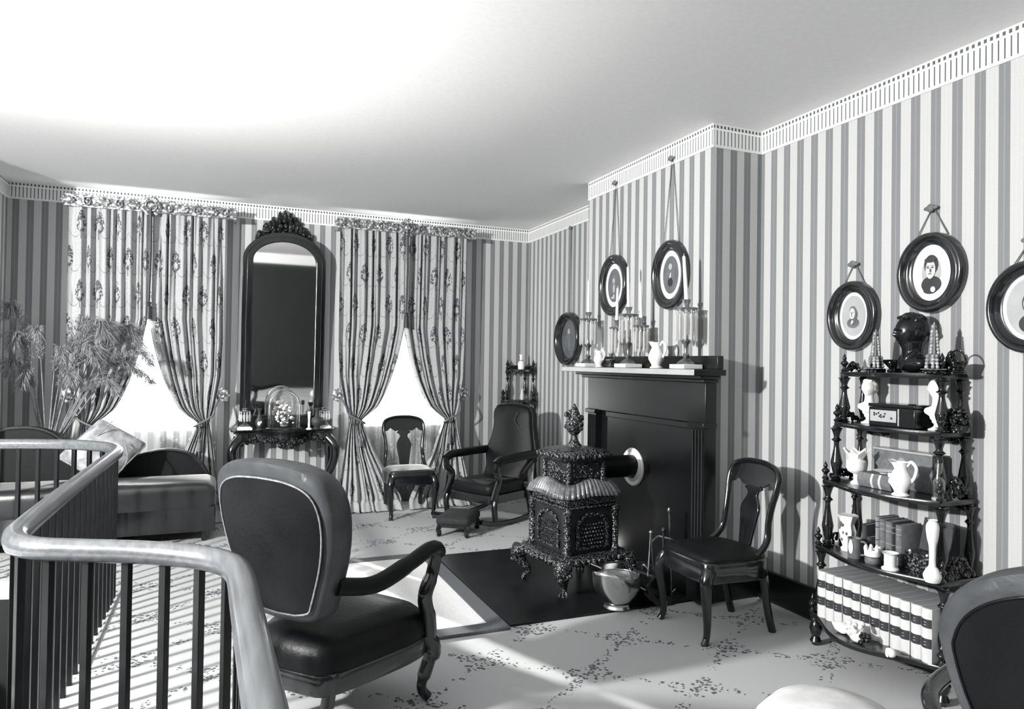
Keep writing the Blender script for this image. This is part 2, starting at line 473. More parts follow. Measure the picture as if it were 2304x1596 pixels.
# stair-well edge = line of the hand rail
RAILP = spline([(.085, .85), (.075, 1.2), (.062, 1.7), (.052, 2.0), (.02, 2.12), (-.06, 2.22), (-.2, 2.32), (-.38, 2.41), (-.52, 2.49),
                (-.59, 2.62), (-.607, 2.85), (-.603, 3.5), (-.588, 4.3), (-.58, 4.72), (-.595, 4.93), (-.66, 5.10), (-.78, 5.24), (-.98, 5.37), (-1.3, 5.475), (-1.70, 5.52)], 5)
mb = MB()
def slab(pts): mb.prism(pts, -.12, 0, 'xy')
fl = [(p[0]-.035 if p[1] < 5.2 else p[0]-.02, p[1]+(-.03 if p[1] > 5.2 else 0)) for p in RAILP]
XH, YH = -4.8, 6.25                     # hall beyond the stair well
slab([(XR+.1, YF)]+[(XR+.1, YB+.1), (XL-.1, YB+.1), (XL-.1, 5.49)]+list(reversed(fl))+[(XL-.1, .85), (XL-.1, YF)])
slab([(XH, YF), (XL-.1, YF), (XL-.1, YH), (XH, YH)])
struct('floor', mb, M['carpet'], sm=0)
mb = MB()
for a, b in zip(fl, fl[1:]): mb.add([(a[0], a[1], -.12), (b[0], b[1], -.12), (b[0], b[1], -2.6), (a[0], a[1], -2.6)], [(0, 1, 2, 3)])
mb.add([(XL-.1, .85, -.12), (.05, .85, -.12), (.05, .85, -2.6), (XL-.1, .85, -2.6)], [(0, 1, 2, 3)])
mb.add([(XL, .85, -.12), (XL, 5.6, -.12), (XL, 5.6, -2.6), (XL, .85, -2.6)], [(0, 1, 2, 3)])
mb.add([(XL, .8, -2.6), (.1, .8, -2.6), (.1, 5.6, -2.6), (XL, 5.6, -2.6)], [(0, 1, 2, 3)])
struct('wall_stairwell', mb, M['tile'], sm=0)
struct('ceiling', MB().bb(XH-.1, XR+.1, YF, YB+.1, ZC, ZC+.1), M['ceiling'], sm=0)
struct('wall_left', MB().bb(XL-.1, XL, YH, YB, 0, ZC), M['wp_y'], sm=0)
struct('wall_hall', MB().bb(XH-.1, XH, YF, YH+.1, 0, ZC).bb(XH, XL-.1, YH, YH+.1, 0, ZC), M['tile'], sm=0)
struct('wall_right', MB().bb(XR, XR+.1, YF, YB, 0, ZC), M['wp_y'], sm=0)
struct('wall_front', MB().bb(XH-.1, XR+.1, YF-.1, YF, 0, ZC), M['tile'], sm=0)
mb = MB(); xs = [XL-.1, WIN[0][0], WIN[0][1], WIN[1][0], WIN[1][1], XR+.1]
for i in range(5):
    if i % 2 == 0: mb.bb(xs[i], xs[i+1], YB, YB+.14, 0, ZC)
    else: mb.bb(xs[i], xs[i+1], YB, YB+.14, 0, WZ0); mb.bb(xs[i], xs[i+1], YB, YB+.14, WZ1, ZC)
struct('wall_back', mb, M['wp_x'], sm=0)
ch = struct('wall_chimney', MB().bb(XC, XR, CY0, CY1, 0, ZC), [M['wp_y'], M['wp_x']], sm=0)
for p in ch.data.polygons:
    if abs(p.normal.y) > .5: p.material_index = 1
# wallpaper borders under the ceiling
struct('trim_1', MB().bb(XL, XR, YB-.006, YB, 2.809, ZC), M['bd_x'], sm=0)
struct('trim_2', MB().bb(XR-.006, XR, YF, CY0, 2.809, ZC).bb(XR-.006, XR, CY1, YB, 2.809, ZC), M['bd_y'], sm=0)
struct('trim_3', MB().bb(XC-.006, XC, CY0-.006, CY1+.006, 2.809, ZC), M['bd_y'], sm=0)
struct('trim_4', MB().bb(XC, XR, CY0-.006, CY0, 2.809, ZC), M['bd_x'], sm=0)
struct('trim_5', MB().bb(XL, XL+.006, YH, YB, 2.809, ZC), M['bd_y'], sm=0)
struct('trim_6', MB().bb(XL, XR, YF, YF+.006, 2.74, ZC), M['ceiling'], sm=0)
def skirting(name, x0, x1, y0, y1):
    struct(name, MB().bb(x0, x1, y0, y1, 0, .19), M['base'], bev=.006)
skirting('baseboard_right', XR-.022, XR, YF, CY0); skirting('baseboard_back', XL, XR, YB-.022, YB)
skirting('baseboard_left', XL, XL+.022, YH, YB); skirting('baseboard_chimney', XC, XR, CY0-.022, CY0)
# pale nosing strip let into the carpet along the stair well
struct('trim_7', MB().bb(-.572, -.556, 3.74, 4.95, 0, .012), M['pale_lit'], bev=.003)
# windows
for n, (x0, x1) in enumerate(WIN):
    mb = MB()
    mb.bb(x0, x0+.05, YB+.02, YB+.12, WZ0, WZ1).bb(x1-.05, x1, YB+.02, YB+.12, WZ0, WZ1)
    mb.bb(x0, x1, YB+.02, YB+.12, WZ1-.05, WZ1).bb(x0, x1, YB+.0, YB+.12, WZ0, WZ0+.04)
    zm = (WZ0+WZ1)/2
    mb.bb(x0, x1, YB+.05, YB+.10, zm-.025, zm+.025)
    w = struct('window_%d' % (n+1), mb, M['white'], bev=.004)
    struct('sash_bar', MB().bb((x0+x1)/2-.011, (x0+x1)/2+.011, YB+.06, YB+.09, WZ0, WZ1), M['white'], w, bev=.003)
    struct('window_pane', MB().bb(x0+.04, x1-.04, YB+.073, YB+.077, WZ0, WZ1), M['glass'], w, sm=0)

# ---------------------------------------------------------------- stair railing
rail = thing('stair_railing', 'polished stair handrail on dark slender balusters around the open stairwell in front', 'railing', (0, 0, 0))
prof = [(-.036, -.010), (-.030, -.032), (-.018, -.040), (.018, -.040), (.030, -.032), (.036, -.010), (.032, .008), (.018, .020), (0, .024), (-.018, .020), (-.032, .008)]
obj('handrail', MB().sweep(prof, [(p[0], p[1], .888) for p in RAILP]), M['rail'], rail, sm=50)
acc = 0; last = V((RAILP[0][0], RAILP[0][1], 0)); step = .121; nxt = .06
for q in RAILP[1:]:
    q = V((q[0], q[1], 0)); L = (q-last).length
    while acc+L >= nxt:
        p = last.lerp(q, (nxt-acc)/L); d = (q-last).normalized(); ang = math.degrees(math.atan2(d.y, d.x))
        o = obj('baluster', MB().bb(-.0115, .0115, -.0115, .0115, 0, .853), M['balus'], rail, bev=.002); o.location = (p.x, p.y, 0); o.rotation_euler = (0, 0, RAD(ang))
        nxt += step
    acc += L; last = q

# ---------------------------------------------------------------- curtains
def smoothf(t): t = max(0, min(1, t)); return t*t*(3-2*t)
def drape_panel(xo, xi, zt, side, seed):
    """xo outer edge, xi meeting edge, side -1 = left panel"""
    rd = random.Random(seed); ph = [rd.uniform(0, 6.28) for _ in range(6)]; w = abs(xi-xo); s = 1 if side < 0 else -1
    ZT, ZA, ZK = zt, 1.815, .875      # head, parting, tie
    tie0, tie1 = .12*w/.65, .235*w/.65
    inner = [(0.0, .62), (.12, .60), (.3, .50), (.55, .36), (ZK-.06, tie1+.015), (ZK, tie1), (.93, .315), (1.0, .395), (1.1, .45), (1.26, .52), (1.5, .592), (1.68, .630), (ZA, .655), (ZT, .66)]
    outer = [(0.0, -.06), (.2, -.01), (.5, .05), (.75, .095), (ZK, tie0), (1.0, .075), (1.3, .015), (1.6, 0), (ZT, 0)]
    def f(u, v):
        z = lerp(ZT, .012, v)
        a = interp(outer, z); b = interp(inner, z)*w/.655
        if z > ZA: b = w-.002
        k = smoothf((z-ZK)/.55) if z > ZK else smoothf((ZK-z)/.45)
        uu = u+.022*sin(3*u*6.28+ph[0])*(.3+.7*k)
        x = a+(b-a)*uu
        amp = (.046-.004*k)
        fold = 1.7*abs(sin(3.14*(8*u+.25*sin(5*u+ph[5]))+ph[1]+.35*sin(z*2+ph[2])))**.7-.8+.35*sin(6.28*13*u+ph[3]+z*1.1)
        y = -amp*fold*.8-.03*k
        if z < ZK: y -= .05+.16*smoothf((ZK-z)/ZK)
        else: y -= .05*(1-k)
        if z < .10: y -= .10*(1-z/.10); x += .02*sin(u*30+ph[4])
        return (s*x, y, z)
    def uv(u, v): return (u*1.25+seed*.37, v*2.75)
    return f, uv
def window_dressing(n, xa, xb, zt, tags):
    xm = (xa+xb)/2
    # net panel
    def net(u, v): return (lerp(xa+.05, xb-.05, u), 7.135+.014*sin(u*6.28*13)+.007*sin(u*6.28*29+1), lerp(2.74, .015, v))
    tag(obj('lace_curtain', MB().grid(net, 140, 6), M['lace'], sm=80, fix=False), tags['net'], 'curtain', 'lace curtains')
    for side, xo in ((-1, xa), (1, xb)):
        f, uv = drape_panel(xo, xm, zt, side, n*2+(side > 0))
        nm = 'l' if side < 0 else 'r'; s = -side
        t = thing('drapery_panel', tags[nm], 'curtain', (xo, 7.06, 0), 0, 'floral drapery panels')
        obj('drape', MB().grid(f, 110, 90, uv), M['drape'], t, sm=80, fix=False)
        # tie-back cord with its tassel
        w = abs(xm-xo); c = s*w*.27
        mb = MB(); mb.tube(spline([(s*.03, .0, 1.10), (s*.02+c*.3, -.10, 1.0), (c*.55, -.135, .93), (c*1.3, -.15, .855), (c*1.42, -.10, .84), (c*1.0, -.14, .85)], 5), .009, 7)
        obj('tieback_cord', mb, M['cordm'], t)
        mb = MB(); mb.tube([(c*1.15, -.16, .85), (c*1.15, -.165, .72)], .006, 6)
        mb.lathe([(.004, 0), (.014, -.012), (.012, -.03), (.017, -.05), (.021, -.11), (.012, -.115)], 10, c=(c*1.15, -.165, .73))
        obj('tieback_tassel', mb, M['cordm'], t)
        # holdback knob
        h = thing('curtain_holdback', tags['h'+nm], 'curtain holdback', (xo+s*.01, 7.2, 1.115), 0, 'gilt curtain holdbacks')
        obj('stem', MB().lathe([(.012, 0), (.012, .15)], 10, RX(90)), M['brassd'], h)
        mb = MB(); mb.lathe([(.0, .165), (.018, .175), (.028, .168), (.034, .158), (.06, .152), (.066, .140), (.058, .125), (.02, .12)], 24, RX(90), lobes=8, la=.10)
        obj('rosette', mb, M['gilt'], h)
    # gilt cornice with medallions
    x0, x1 = xa-.035, xb+.085 if n == 0 else xb+.075
    t = thing('window_cornice', tags['cor'], 'cornice', (x0, 7.0, zt-.005), 0, 'gilt window cornices'); L = x1-x0
    mb = MB(); mb.bb(0, L, -.01, .02, .012, .095).bb(-.004, L+.004, -.024, .02, .085, .105).bb(-.004, L+.004, -.02, .02, 0, .018)
    mb.bb(0, .02, .0, .2, 0, .1).bb(L-.02, L, .0, .2, 0, .1)
    obj('valance', mb, M['gilt'], t, bev=.004)
    cx = xm-x0
    offs = [-.63, -.49, -.37, -.25, -.14, .14, .25, .37, .49, .60]
    for i, q in enumerate(offs):
        big = i % 2 == 0
        x = cx+q*(x1-x0)/1.35
        mb = MB()
        if big:
            mb.sph((x, -.018, .052), (.05, .018, .03), 14, 8)
            for a in range(8): mb.sph((x+.045*cos(a*pi/4), -.02, .052+.028*sin(a*pi/4)), (.014, .012, .012), 8, 6)
            obj('acanthus_boss', mb, M['gilt'], t, sm=60)
        else:
            mb.tube([(x+.026*cos(a*pi/8), -.024, .052+.036*sin(a*pi/8)) for a in range(16)], .008, 6, closed=True)
            mb.sph((x, -.024, .052), (.013, .012, .016), 10, 6); mb.sph((x, -.02, .104), (.012, .01, .012), 8, 6)
            obj('medallion', mb, M['gilt'], t, sm=60)
    mb = MB(); mb.sph((cx, -.03, .055), (.035, .03, .04), 14, 8)
    for a in range(12):
        mb.sph((cx+.066*cos(a*pi/6), -.022, .055+.066*sin(a*pi/6)), (.024, .016, .024), 8, 6)
    for a in range(7): mb.sph((cx+.05*cos(.35+a*.41), -.028, .085+.05*sin(.35+a*.41)), (.016, .014, .018), 8, 6)
    mb.tube([(cx+.045*cos(a*pi/8), -.045, .055+.045*sin(a*pi/8)) for a in range(16)], .008, 6, closed=True)
    obj('centre_rosette', mb, M['gilt'], t, sm=60)
    # bell cord hanging from the rosette
    t = thing('cord_with_tassel', tags['cord'], 'curtain cord', (xm, 6.955, 0), 0, 'long dark curtain cords')
    obj('cord', MB().tube([(0, 0, zt+.03), (.004, .002, 2.4), (-.004, 0, 1.94)], .0115, 8), M['cord'], t)
    obj('tassel', MB().lathe([(.008, 1.955), (.020, 1.945), (.013, 1.925), (.022, 1.91), (.024, 1.90), (.019, 1.885), (.023, 1.87), (.028, 1.80), (.02, 1.795)], 14), M['cord'], t)
window_dressing(0, -1.236, .012, 2.755, dict(
    net='white lace curtain behind the plumes and the sofa', l='left floral drape of the window behind the pampas plumes',
    r='right floral drape of the plume window, tied beside the pier mirror', hl='gilt rosette holdback hidden by plumes at the far left drape',
    hr='round gilt rosette holdback just left of the tall mirror', cor='wide gilt cornice over the left-hand window with the plumes',
    cord='dark cord and tassel hanging at the parting of the plume window drapes'))
window_dressing(1, 1.052, 2.375, 2.765, dict(
    net='white lace curtain behind the small side chair', l='left floral drape of the chair window, tied right of the mirror',
    r='right floral drape of the chair window, tied near the rocking chair', hl='gilt rosette holdback just right of the tall mirror',
    hr='gilt rosette holdback beside the drape nearest the rocking chair', cor='gilt cornice over the window behind the small side chair',
    cord='dark cord and tassel hanging at the parting above the small side chair'))
# ================================================================ pier mirror and table
mr = thing('pier_mirror', 'tall arched dark-framed pier mirror with carved crest between the windows', 'mirror', (.542, 7.2, .80))
def arch(hw, z0, zs, zt, n=20):
    """half outline bottom->top then mirrored; elliptical head"""
    h = [(hw, z0), (hw, zs)]+[(hw*cos(a*pi/2/n), zs+(zt-zs)*sin(a*pi/2/n)) for a in range(1, n+1)]
    return mirror(h)
def ring(o, i, d0, d1, mb):
    n = len(o); vs = [(p[0], d0, p[1]) for p in o]+[(p[0], d1, p[1]) for p in o]+[(p[0], d1+.0, p[1]) for p in i]+[(p[0], d0, p[1]) for p in i]
    fs = []
    for k in range(n):
        l = (k+1) % n
        for a in range(4): b = (a+1) % 4; fs.append((a*n+k, a*n+l, b*n+l, b*n+k))
    mb.add(vs, fs)
tilt = Matrix.Rotation(RAD(2.6), 4, 'X')
mb = MB(); A = arch(.385, .02, 1.60, 1.885); B = arch(.345, .06, 1.60, 1.845); C = arch(.290, .12, 1.60, 1.795)
ring(A, B, -.02, -.055, mb); ring(B, C, -.02, -.085, mb); mb.bb(-.40, .40, -.09, -.02, 0, .10)
mb.v = [tuple(tilt @ V((p[0], p[1], p[2]-0))) for p in mb.v]
obj('mirror_frame', mb, M['wood'], mr, sm=35, bev=.004)
mb = MB(); D = arch(.296, .11, 1.60, 1.80); mb.prism(D, -.05, -.04); mb.v = [tuple(tilt @ V(p)) for p in mb.v]
obj('mirror_glass', mb, M['oldglass'], mr, sm=0)
for s in (-1, 1):
    mb = MB(); mb.tube([(s*.33, -.09, .12), (s*.33, -.055, 1.60)], .012, 8)
    obj('frame_bead', mb, M['woodx'], mr)
mb = MB(); rd = random.Random(3)
for i in range(95):
    u = rd.uniform(-1, 1); hh = (1-abs(u)**1.6); x = u*.27
    z0 = 1.60+.285*sqrt(max(0, 1-(x/.385)**2)); z = z0-.03+rd.random()*(.05+.185*hh)
    r = rd.uniform(.012, .028); mb.sph((x, .0+rd.uniform(-.05, -.015), z), (r, r*.8, r*rd.uniform(.8, 1.4)), 8, 6)
for q in (-.18, -.11, -.05, 0, .05, .11, .18):
    z0 = 1.60+.285*sqrt(1-(q/.385)**2); h = .19*(1-(abs(q)/.24)**1.5)+.03
    mb.sph((q, -.03, z0+h*.55), (.026, .02, h*.55), 8, 6)
mb.lathe([(.0, 2.045), (.012, 2.035), (.02, 2.0), (.03, 1.95)], 8, c=(0, -.03, 0))
obj('carved_crest', mb, M['crest'], mr, sm=60)

pt = thing('pier_table', 'dark carved serpentine pier table below the tall arched mirror', 'table', (.555, 7.195, 0))
def serp(hw, d, n=24):
    o = []
    for i in range(n+1):
        t = -1+2*i/n; o.append((t*hw, -d*(.78+.22*cos(t*pi*1.5)*(1 if abs(t) < .8 else .9))))
    return [(hw, 0), (hw*1.0, -d*.5)]+list(reversed(o[1:-1]))+[(-hw, -d*.5), (-hw, 0)]
mb = MB(); mb.prism(serp(.475, .40), .775, .800, 'xy'); mb.prism(serp(.45, .37), .755, .775, 'xy')
obj('table_top', mb, M['wood'], pt, bev=.006)
mb = MB(); mb.prism(serp(.42, .34), .70, .757, 'xy')
obj('frieze', mb, M['wood'], pt, sm=30)
mb = MB(); rd = random.Random(5)
for i in range(130):
    u = rd.uniform(-1, 1); x = u*.42; y = -.34*(.78+.22*cos(u*pi*1.5))-.005
    dep = .03+.075*math.exp(-((u-.12)/.25)**2)+.035*math.exp(-((abs(u)-.85)/.12)**2)
    z = .715-rd.random()*dep; r = rd.uniform(.012, .024); mb.sph((x, y, z), (r, r*.7, r), 8, 6)
obj('carved_apron', mb, M['crest'], pt, sm=60)
for s in (-1, 1):
    mb = MB(); mb.tube(spline([(s*.40, -.25, .71), (s*.46, -.30, .62), (s*.44, -.29, .45), (s*.34, -.24, .25), (s*.33, -.24, .12), (s*.40, -.30, .02), (s*.42, -.32, .02)], 6), [.05-.0009*i for i in range(37)], 10)
    obj('leg', mb, M['wood'], pt)
    mb = MB(); mb.tube(spline([(s*.42, -.05, .72), (s*.43, -.05, .4), (s*.42, -.04, .01)], 6), .028, 8)
    obj('leg', mb, M['wood'], pt)
mb = MB(); mb.prism([(x*.8, y*.8) for x, y in serp(.40, .34)], .14, .165, 'xy'); obj('shelf', mb, M['wood'], pt, bev=.005)

ZT = .80
def prisms(mb, r, z1, length, n, c=(0, 0)):
    for i in range(n):
        a = 2*pi*i/n; x, y = c[0]+r*cos(a), c[1]+r*sin(a)
        mb.lathe([(.001, z1), (.005, z1-.008), (.005, z1-.016), (.002, z1-.022), (.0075, z1-.036), (.0085, z1-length*.5), (.0075, z1-length+.014), (.0, z1-length)], 6, c=(x, y, 0))
def girandole(label, loc, h, r, cat='candelabrum', group=None, mini=False):
    t = thing('girandole', label, cat, loc, 0, group)
    obj('marble_base', MB().box((0, 0, .011), (2.1*r, 1.6*r, .022)).box((0, 0, .026), (1.7*r, 1.3*r, .010)), M['marble'], t, bev=.002)
    obj('stem', MB().lathe([(.04, .03), (.045, .04), (.03, .05), (.012, .065), (.018, .08), (.010, .10), (.014, h*.45), (.022, h*.5), (.012, h*.54), (.012, h*.84)], 14), M['brassd'], t)
    obj('bobeche', MB().lathe([(.012, h*.80), (r*.72, h*.86), (r*.80, h*.875), (r*.74, h*.88), (.02, h*.88), (.018, h*.92), (.026, h*.98), (.024, h), (.012, h)], 20, lobes=10, la=.06), M['brassd'], t)
    mb = MB(); prisms(mb, r*.74, h*.862, h*.5, 11); obj('prism_drops', mb, M['prism'], t, sm=0)
    if not mini: return t
    return t
def candle(label, loc, L=.27, r=.0115, tilt=0, group=None):
    o = one('candle', label, 'candle', MB().lathe([(r*1.1, 0), (r, .01), (r*.72, L-.01), (.002, L)], 12).tube([(0, 0, L-.004), (.001, 0, L+.012)], .0012, 5), M['wax'], loc, 0, group)
    o.rotation_euler = (0, RAD(tilt), 0); return o
girandole('small prism-hung girandole at the left end of the pier table', (.20, 6.94, ZT), .20, .062, group='girandoles on the pier table')
girandole('small prism-hung girandole at the right end of the pier table', (.915, 6.95, ZT), .20, .062, group='girandoles on the pier table')
mb = MB().lathe([(.030, 0), (.032, .008), (.016, .016), (.034, .05), (.036, .085), (.02, .12), (.012, .15), (.013, .175), (.022, .20), (.016, .20)], 16)
t = one('bottle_vase', 'slim dark vase with pale painted spray left of the glass dome', 'vase', mb, M['clothd'], (.325, 6.90, ZT))
obj('painted_spray', MB().sph((-.004, -.0335, .062), (.014, .004, .02), 8, 6).sph((.012, -.032, .075), (.009, .004, .012), 8, 6), M['white'], t)
gd = thing('flower_dome', 'large round-topped glass dome over a spray of pale flowers on the pier table', 'glass dome', (.545, 6.93, ZT))
obj('base', MB().lathe([(.17, 0), (.172, .012), (.16, .02), (.15, .02)], 28, sy=.75), M['wood'], gd)
pr = [(.15, .02)]+[(.15, .21)]+[(.15*cos(a*pi/18), .21+.17*sin(a*pi/18)) for a in range(1, 9)]+[(.0, .38)]
obj('dome', MB().lathe(pr, 32, sy=.75), M['dome'], gd)
mb = MB(); rd = random.Random(11)
for i in range(46):
    a = rd.uniform(0, 6.28); q = rd.random()**.6*.085; z = .06+rd.random()*.17; q *= (1.1-(z-.06)/.28)
    r = rd.uniform(.008, .019); mb.sph((q*cos(a), q*sin(a)*.7, z), (r, r, r*.8), 8, 6)
obj('flower_spray', mb, M['white'], gd, sm=60)
mb = MB()
for i in range(14):
    a = rd.uniform(0, 6.28); mb.tube([(0, 0, .02), (.03*cos(a), .02*sin(a), .10), (.08*cos(a), .055*sin(a), .10+rd.random()*.12)], .0025, 5)
mb.lathe([(.02, .02), (.035, .03), (.03, .06), (.02, .065)], 12); obj('stems_and_vase', mb, M['stalk'], gd)
t = thing('candlestick', 'slender white candlestick with a pale taper right of the glass dome', 'candlestick', (.765, 6.84, ZT))
obj('stick', MB().lathe([(.028, 0), (.026, .01), (.010, .02), (.012, .05), (.009, .08), (.013, .12), (.014, .15), (.018, .165), (.012, .17)], 14), M['white'], t)
obj('socket', MB().lathe([(.012, .17), (.02, .185), (.018, .215), (.011, .22)], 14), M['brassd'], t)
one('bulbous_vase', 'squat dark round vase right of the slender white candlestick', 'vase', MB().lathe([(.03, 0), (.034, .01), (.022, .02), (.05, .045), (.058, .075), (.045, .105), (.018, .12), (.016, .165), (.030, .20), (.022, .2)], 18), M['clothd'], (.84, 6.87, ZT))

# ================================================================ sofa, cushion, plumes
sf = thing('sofa', 'black horsehair sofa with serpentine back below the plume window', 'sofa', (-.89, 6.55, 0))
top = spline([(-.86, .80), (-.72, .868), (-.52, .885), (-.36, .83), (-.22, .70), (-.05, .585), (.12, .585), (.25, .635), (.42, .675), (.56, .665), (.66, .625), (.76, .52), (.82, .40)], 5)
out = [(-.86, .30), (.82, .30)]+list(reversed(top))
out = [(p[0], p[1]) for p in out]
n = len(out)
mb = MB(); mb.pillow(out, [(.985, .02), (1.0, .05), (1.0, .19), (.985, .23)], 'xz', cen=(0, .45))
obj('backrest', mb, M['horse'], sf, sm=50)
mb = MB(); mb.tube([(p[0]*.992, .02, p[1]+.003) for p in top], .014, 8); obj('top_rail', mb, M['wood'], sf)
mb = MB()
def seatf(x0, x1, y0, y1, z0, z1, r=.05):
    o = []
    for cx_, cy_, a0 in ((x1-r, y1-r, 0), (x0+r, y1-r, 90), (x0+r, y0+r, 180), (x1-r, y0+r, 270)):
        for a in range(0, 91, 15): o.append((cx_+r*cos(RAD(a0+a)), cy_+r*sin(RAD(a0+a))))
    return o
o = seatf(-.84, .86, -.50, .04, 0, 0)
mb.pillow(o, [(.97, .27), (1.0, .30), (1.0, .40), (.985, .435), (.93, .462), (.6, .475)], 'xy')
obj('seat', mb, M['sofaseat'], sf, sm=60)
obj('seat_rail', MB().bb(-.85, .86, -.49, .04, .085, .285), M['wood'], sf, bev=.012)
for x in (-.78, 0, .78):
    mb = MB(); mb.lathe([(.02, 0), (.03, .03), (.022, .05), (.04, .14)], 10, c=(x, -.42, 0)); obj('leg', mb, M['wood'], sf)
for x in (-.78, .78):
    mb = MB(); mb.lathe([(.02, 0), (.03, .03), (.04, .31)], 10, c=(x, .14, 0)); obj('leg', mb, M['wood'], sf)
cu = thing('embroidered_cushion', 'square embroidered cushion leaning on its corner on the black sofa', 'cushion', (-.86, 6.36, .468))
sq = seatf(-.215, .215, -.215, .215, 0, 0, .03)
Mx = T(0, 0, .245) @ RX(-38) @ RY(36)
mb = MB(); mb.pillow(sq, [(.94, -.012), (1.0, 0), (.94, .012)], 'xz', Mx)
ly = [(1.0, 0), (.97, -.022), (.88, -.05), (.7, -.075), (.4, -.09)]
mb = MB(); mb.pillow(sq, list(reversed([(s_, -d) for s_, d in ly]))[:-1]+[(1.0, 0)]+ly[1:], 'xz', Mx)
obj('cover', mb, M['needle'], cu, sm=70)
pp = [Mx @ V((p[0]*1.005, 0, p[1]*1.005)) for p in sq]
obj('edge_cord', MB().tube(pp, .007, 6, closed=True), M['piping'], cu)
cp = spline([(.16, -.10, .32), (.19, -.19, .20), (.14, -.24, .10), (.04, -.26, .05), (-.05, -.26, .03)], 5)
obj('loop_cord', MB().tube(cp, .006, 6), M['piping'], cu)

pv = thing('pampas_arrangement', 'big spray of feathery pampas plumes in a tall vase behind the sofa', 'dried plant arrangement', (-1.365, 6.98, 0))
obj('vase', MB().lathe([(.07, 0), (.085, .02), (.07, .05), (.10, .3), (.105, .45), (.075, .62), (.06, .70), (.075, .74), (.055, .74)], 20, sy=.8), M['clothd'], pv)
rd = random.Random(21)
#        tip x, tip z, droop, size  (x relative to the vase)
pl = [(-.20, 1.86, -.1, 1.0), (-.16, 1.62, -.15, 1.0), (-.20, 1.40, -.1, .9), (-.02, 1.68, .05, .75), (.13, 1.52, .12, .8), (.30, 1.76, .25, 1.2), (.42, 1.74, .3, 1.3), (.58, 1.72, .35, 1.2),
      (.66, 1.62, .4, 1.1), (.72, 1.50, .5, 1.1), (.62, 1.40, .55, 1.1), (.70, 1.34, .6, 1.0), (.48, 1.24, .5, .9), (.18, 1.32, .15, .8), (-.12, 1.30, -.1, .9), (.36, 1.52, .3, 1.2)]
for (tx, tz, dr, sz) in pl:
    y1 = rd.uniform(-.34, -.12)
    base_, tip = V((tx*.10, 0, .70)), V((tx, y1, tz))
    mid = base_.lerp(tip, .62)+V((-tx*.10, 0, .12))
    st = spline([tuple(base_), tuple(base_.lerp(mid, .55)), tuple(mid)], 6)
    s_ = obj('stalk', MB().tube(st, [.0075-.0003*i for i in range(len(st))], 6), M['stalk'], pv)
    mb = MB(); ax = spline([tuple(mid), tuple(mid.lerp(tip, .5)+V((0, 0, .06))), tuple(tip), tuple(tip+V((dr*.16, -.03, -.10)))], 10); na = len(ax)
    for i in range(int(520*sz)):
        t = rd.random(); p = V(ax[int(t*(na-1))]); q = V(ax[min(na-1, int(t*(na-1))+1)]); d = (q-p)
        d = d.normalized() if d.length > 1e-6 else V((0, 0, 1))
        w = .30+.9*sin(pi*min(1, t*.9+.08))
        a = rd.uniform(0, 6.28); side = V((cos(a), sin(a)*.6, rd.uniform(-.3, .3)))
        L = rd.uniform(.05, .125)*w*sz
        e1 = p+d*L*.5+side*L*.45; e2 = e1+d*L*.25+side*L*.35+V((dr*.03, 0, -L*.45))
        wd = V((rd.uniform(-1, 1), rd.uniform(-1, 1), rd.uniform(-.3, .3))).normalized()*.0017
        e1.x = max(e1.x, -.33); e2.x = max(e2.x, -.33); e1.y = min(e1.y, .0); e2.y = min(e2.y, .0)
        mb.add([p-wd, p+wd, e1+wd*1.3, e1-wd*1.3, e2], [(0, 1, 2, 3), (3, 2, 4)])
    obj('plume', mb, M['plume'], s_, sm=0, fix=False)
mb = MB(); mb.tube([(.35, -.62, .70), (.57, -.66, .95)], [.004, .0055], 6)
obj('fallen_reed', mb, M['stalk'], pv)
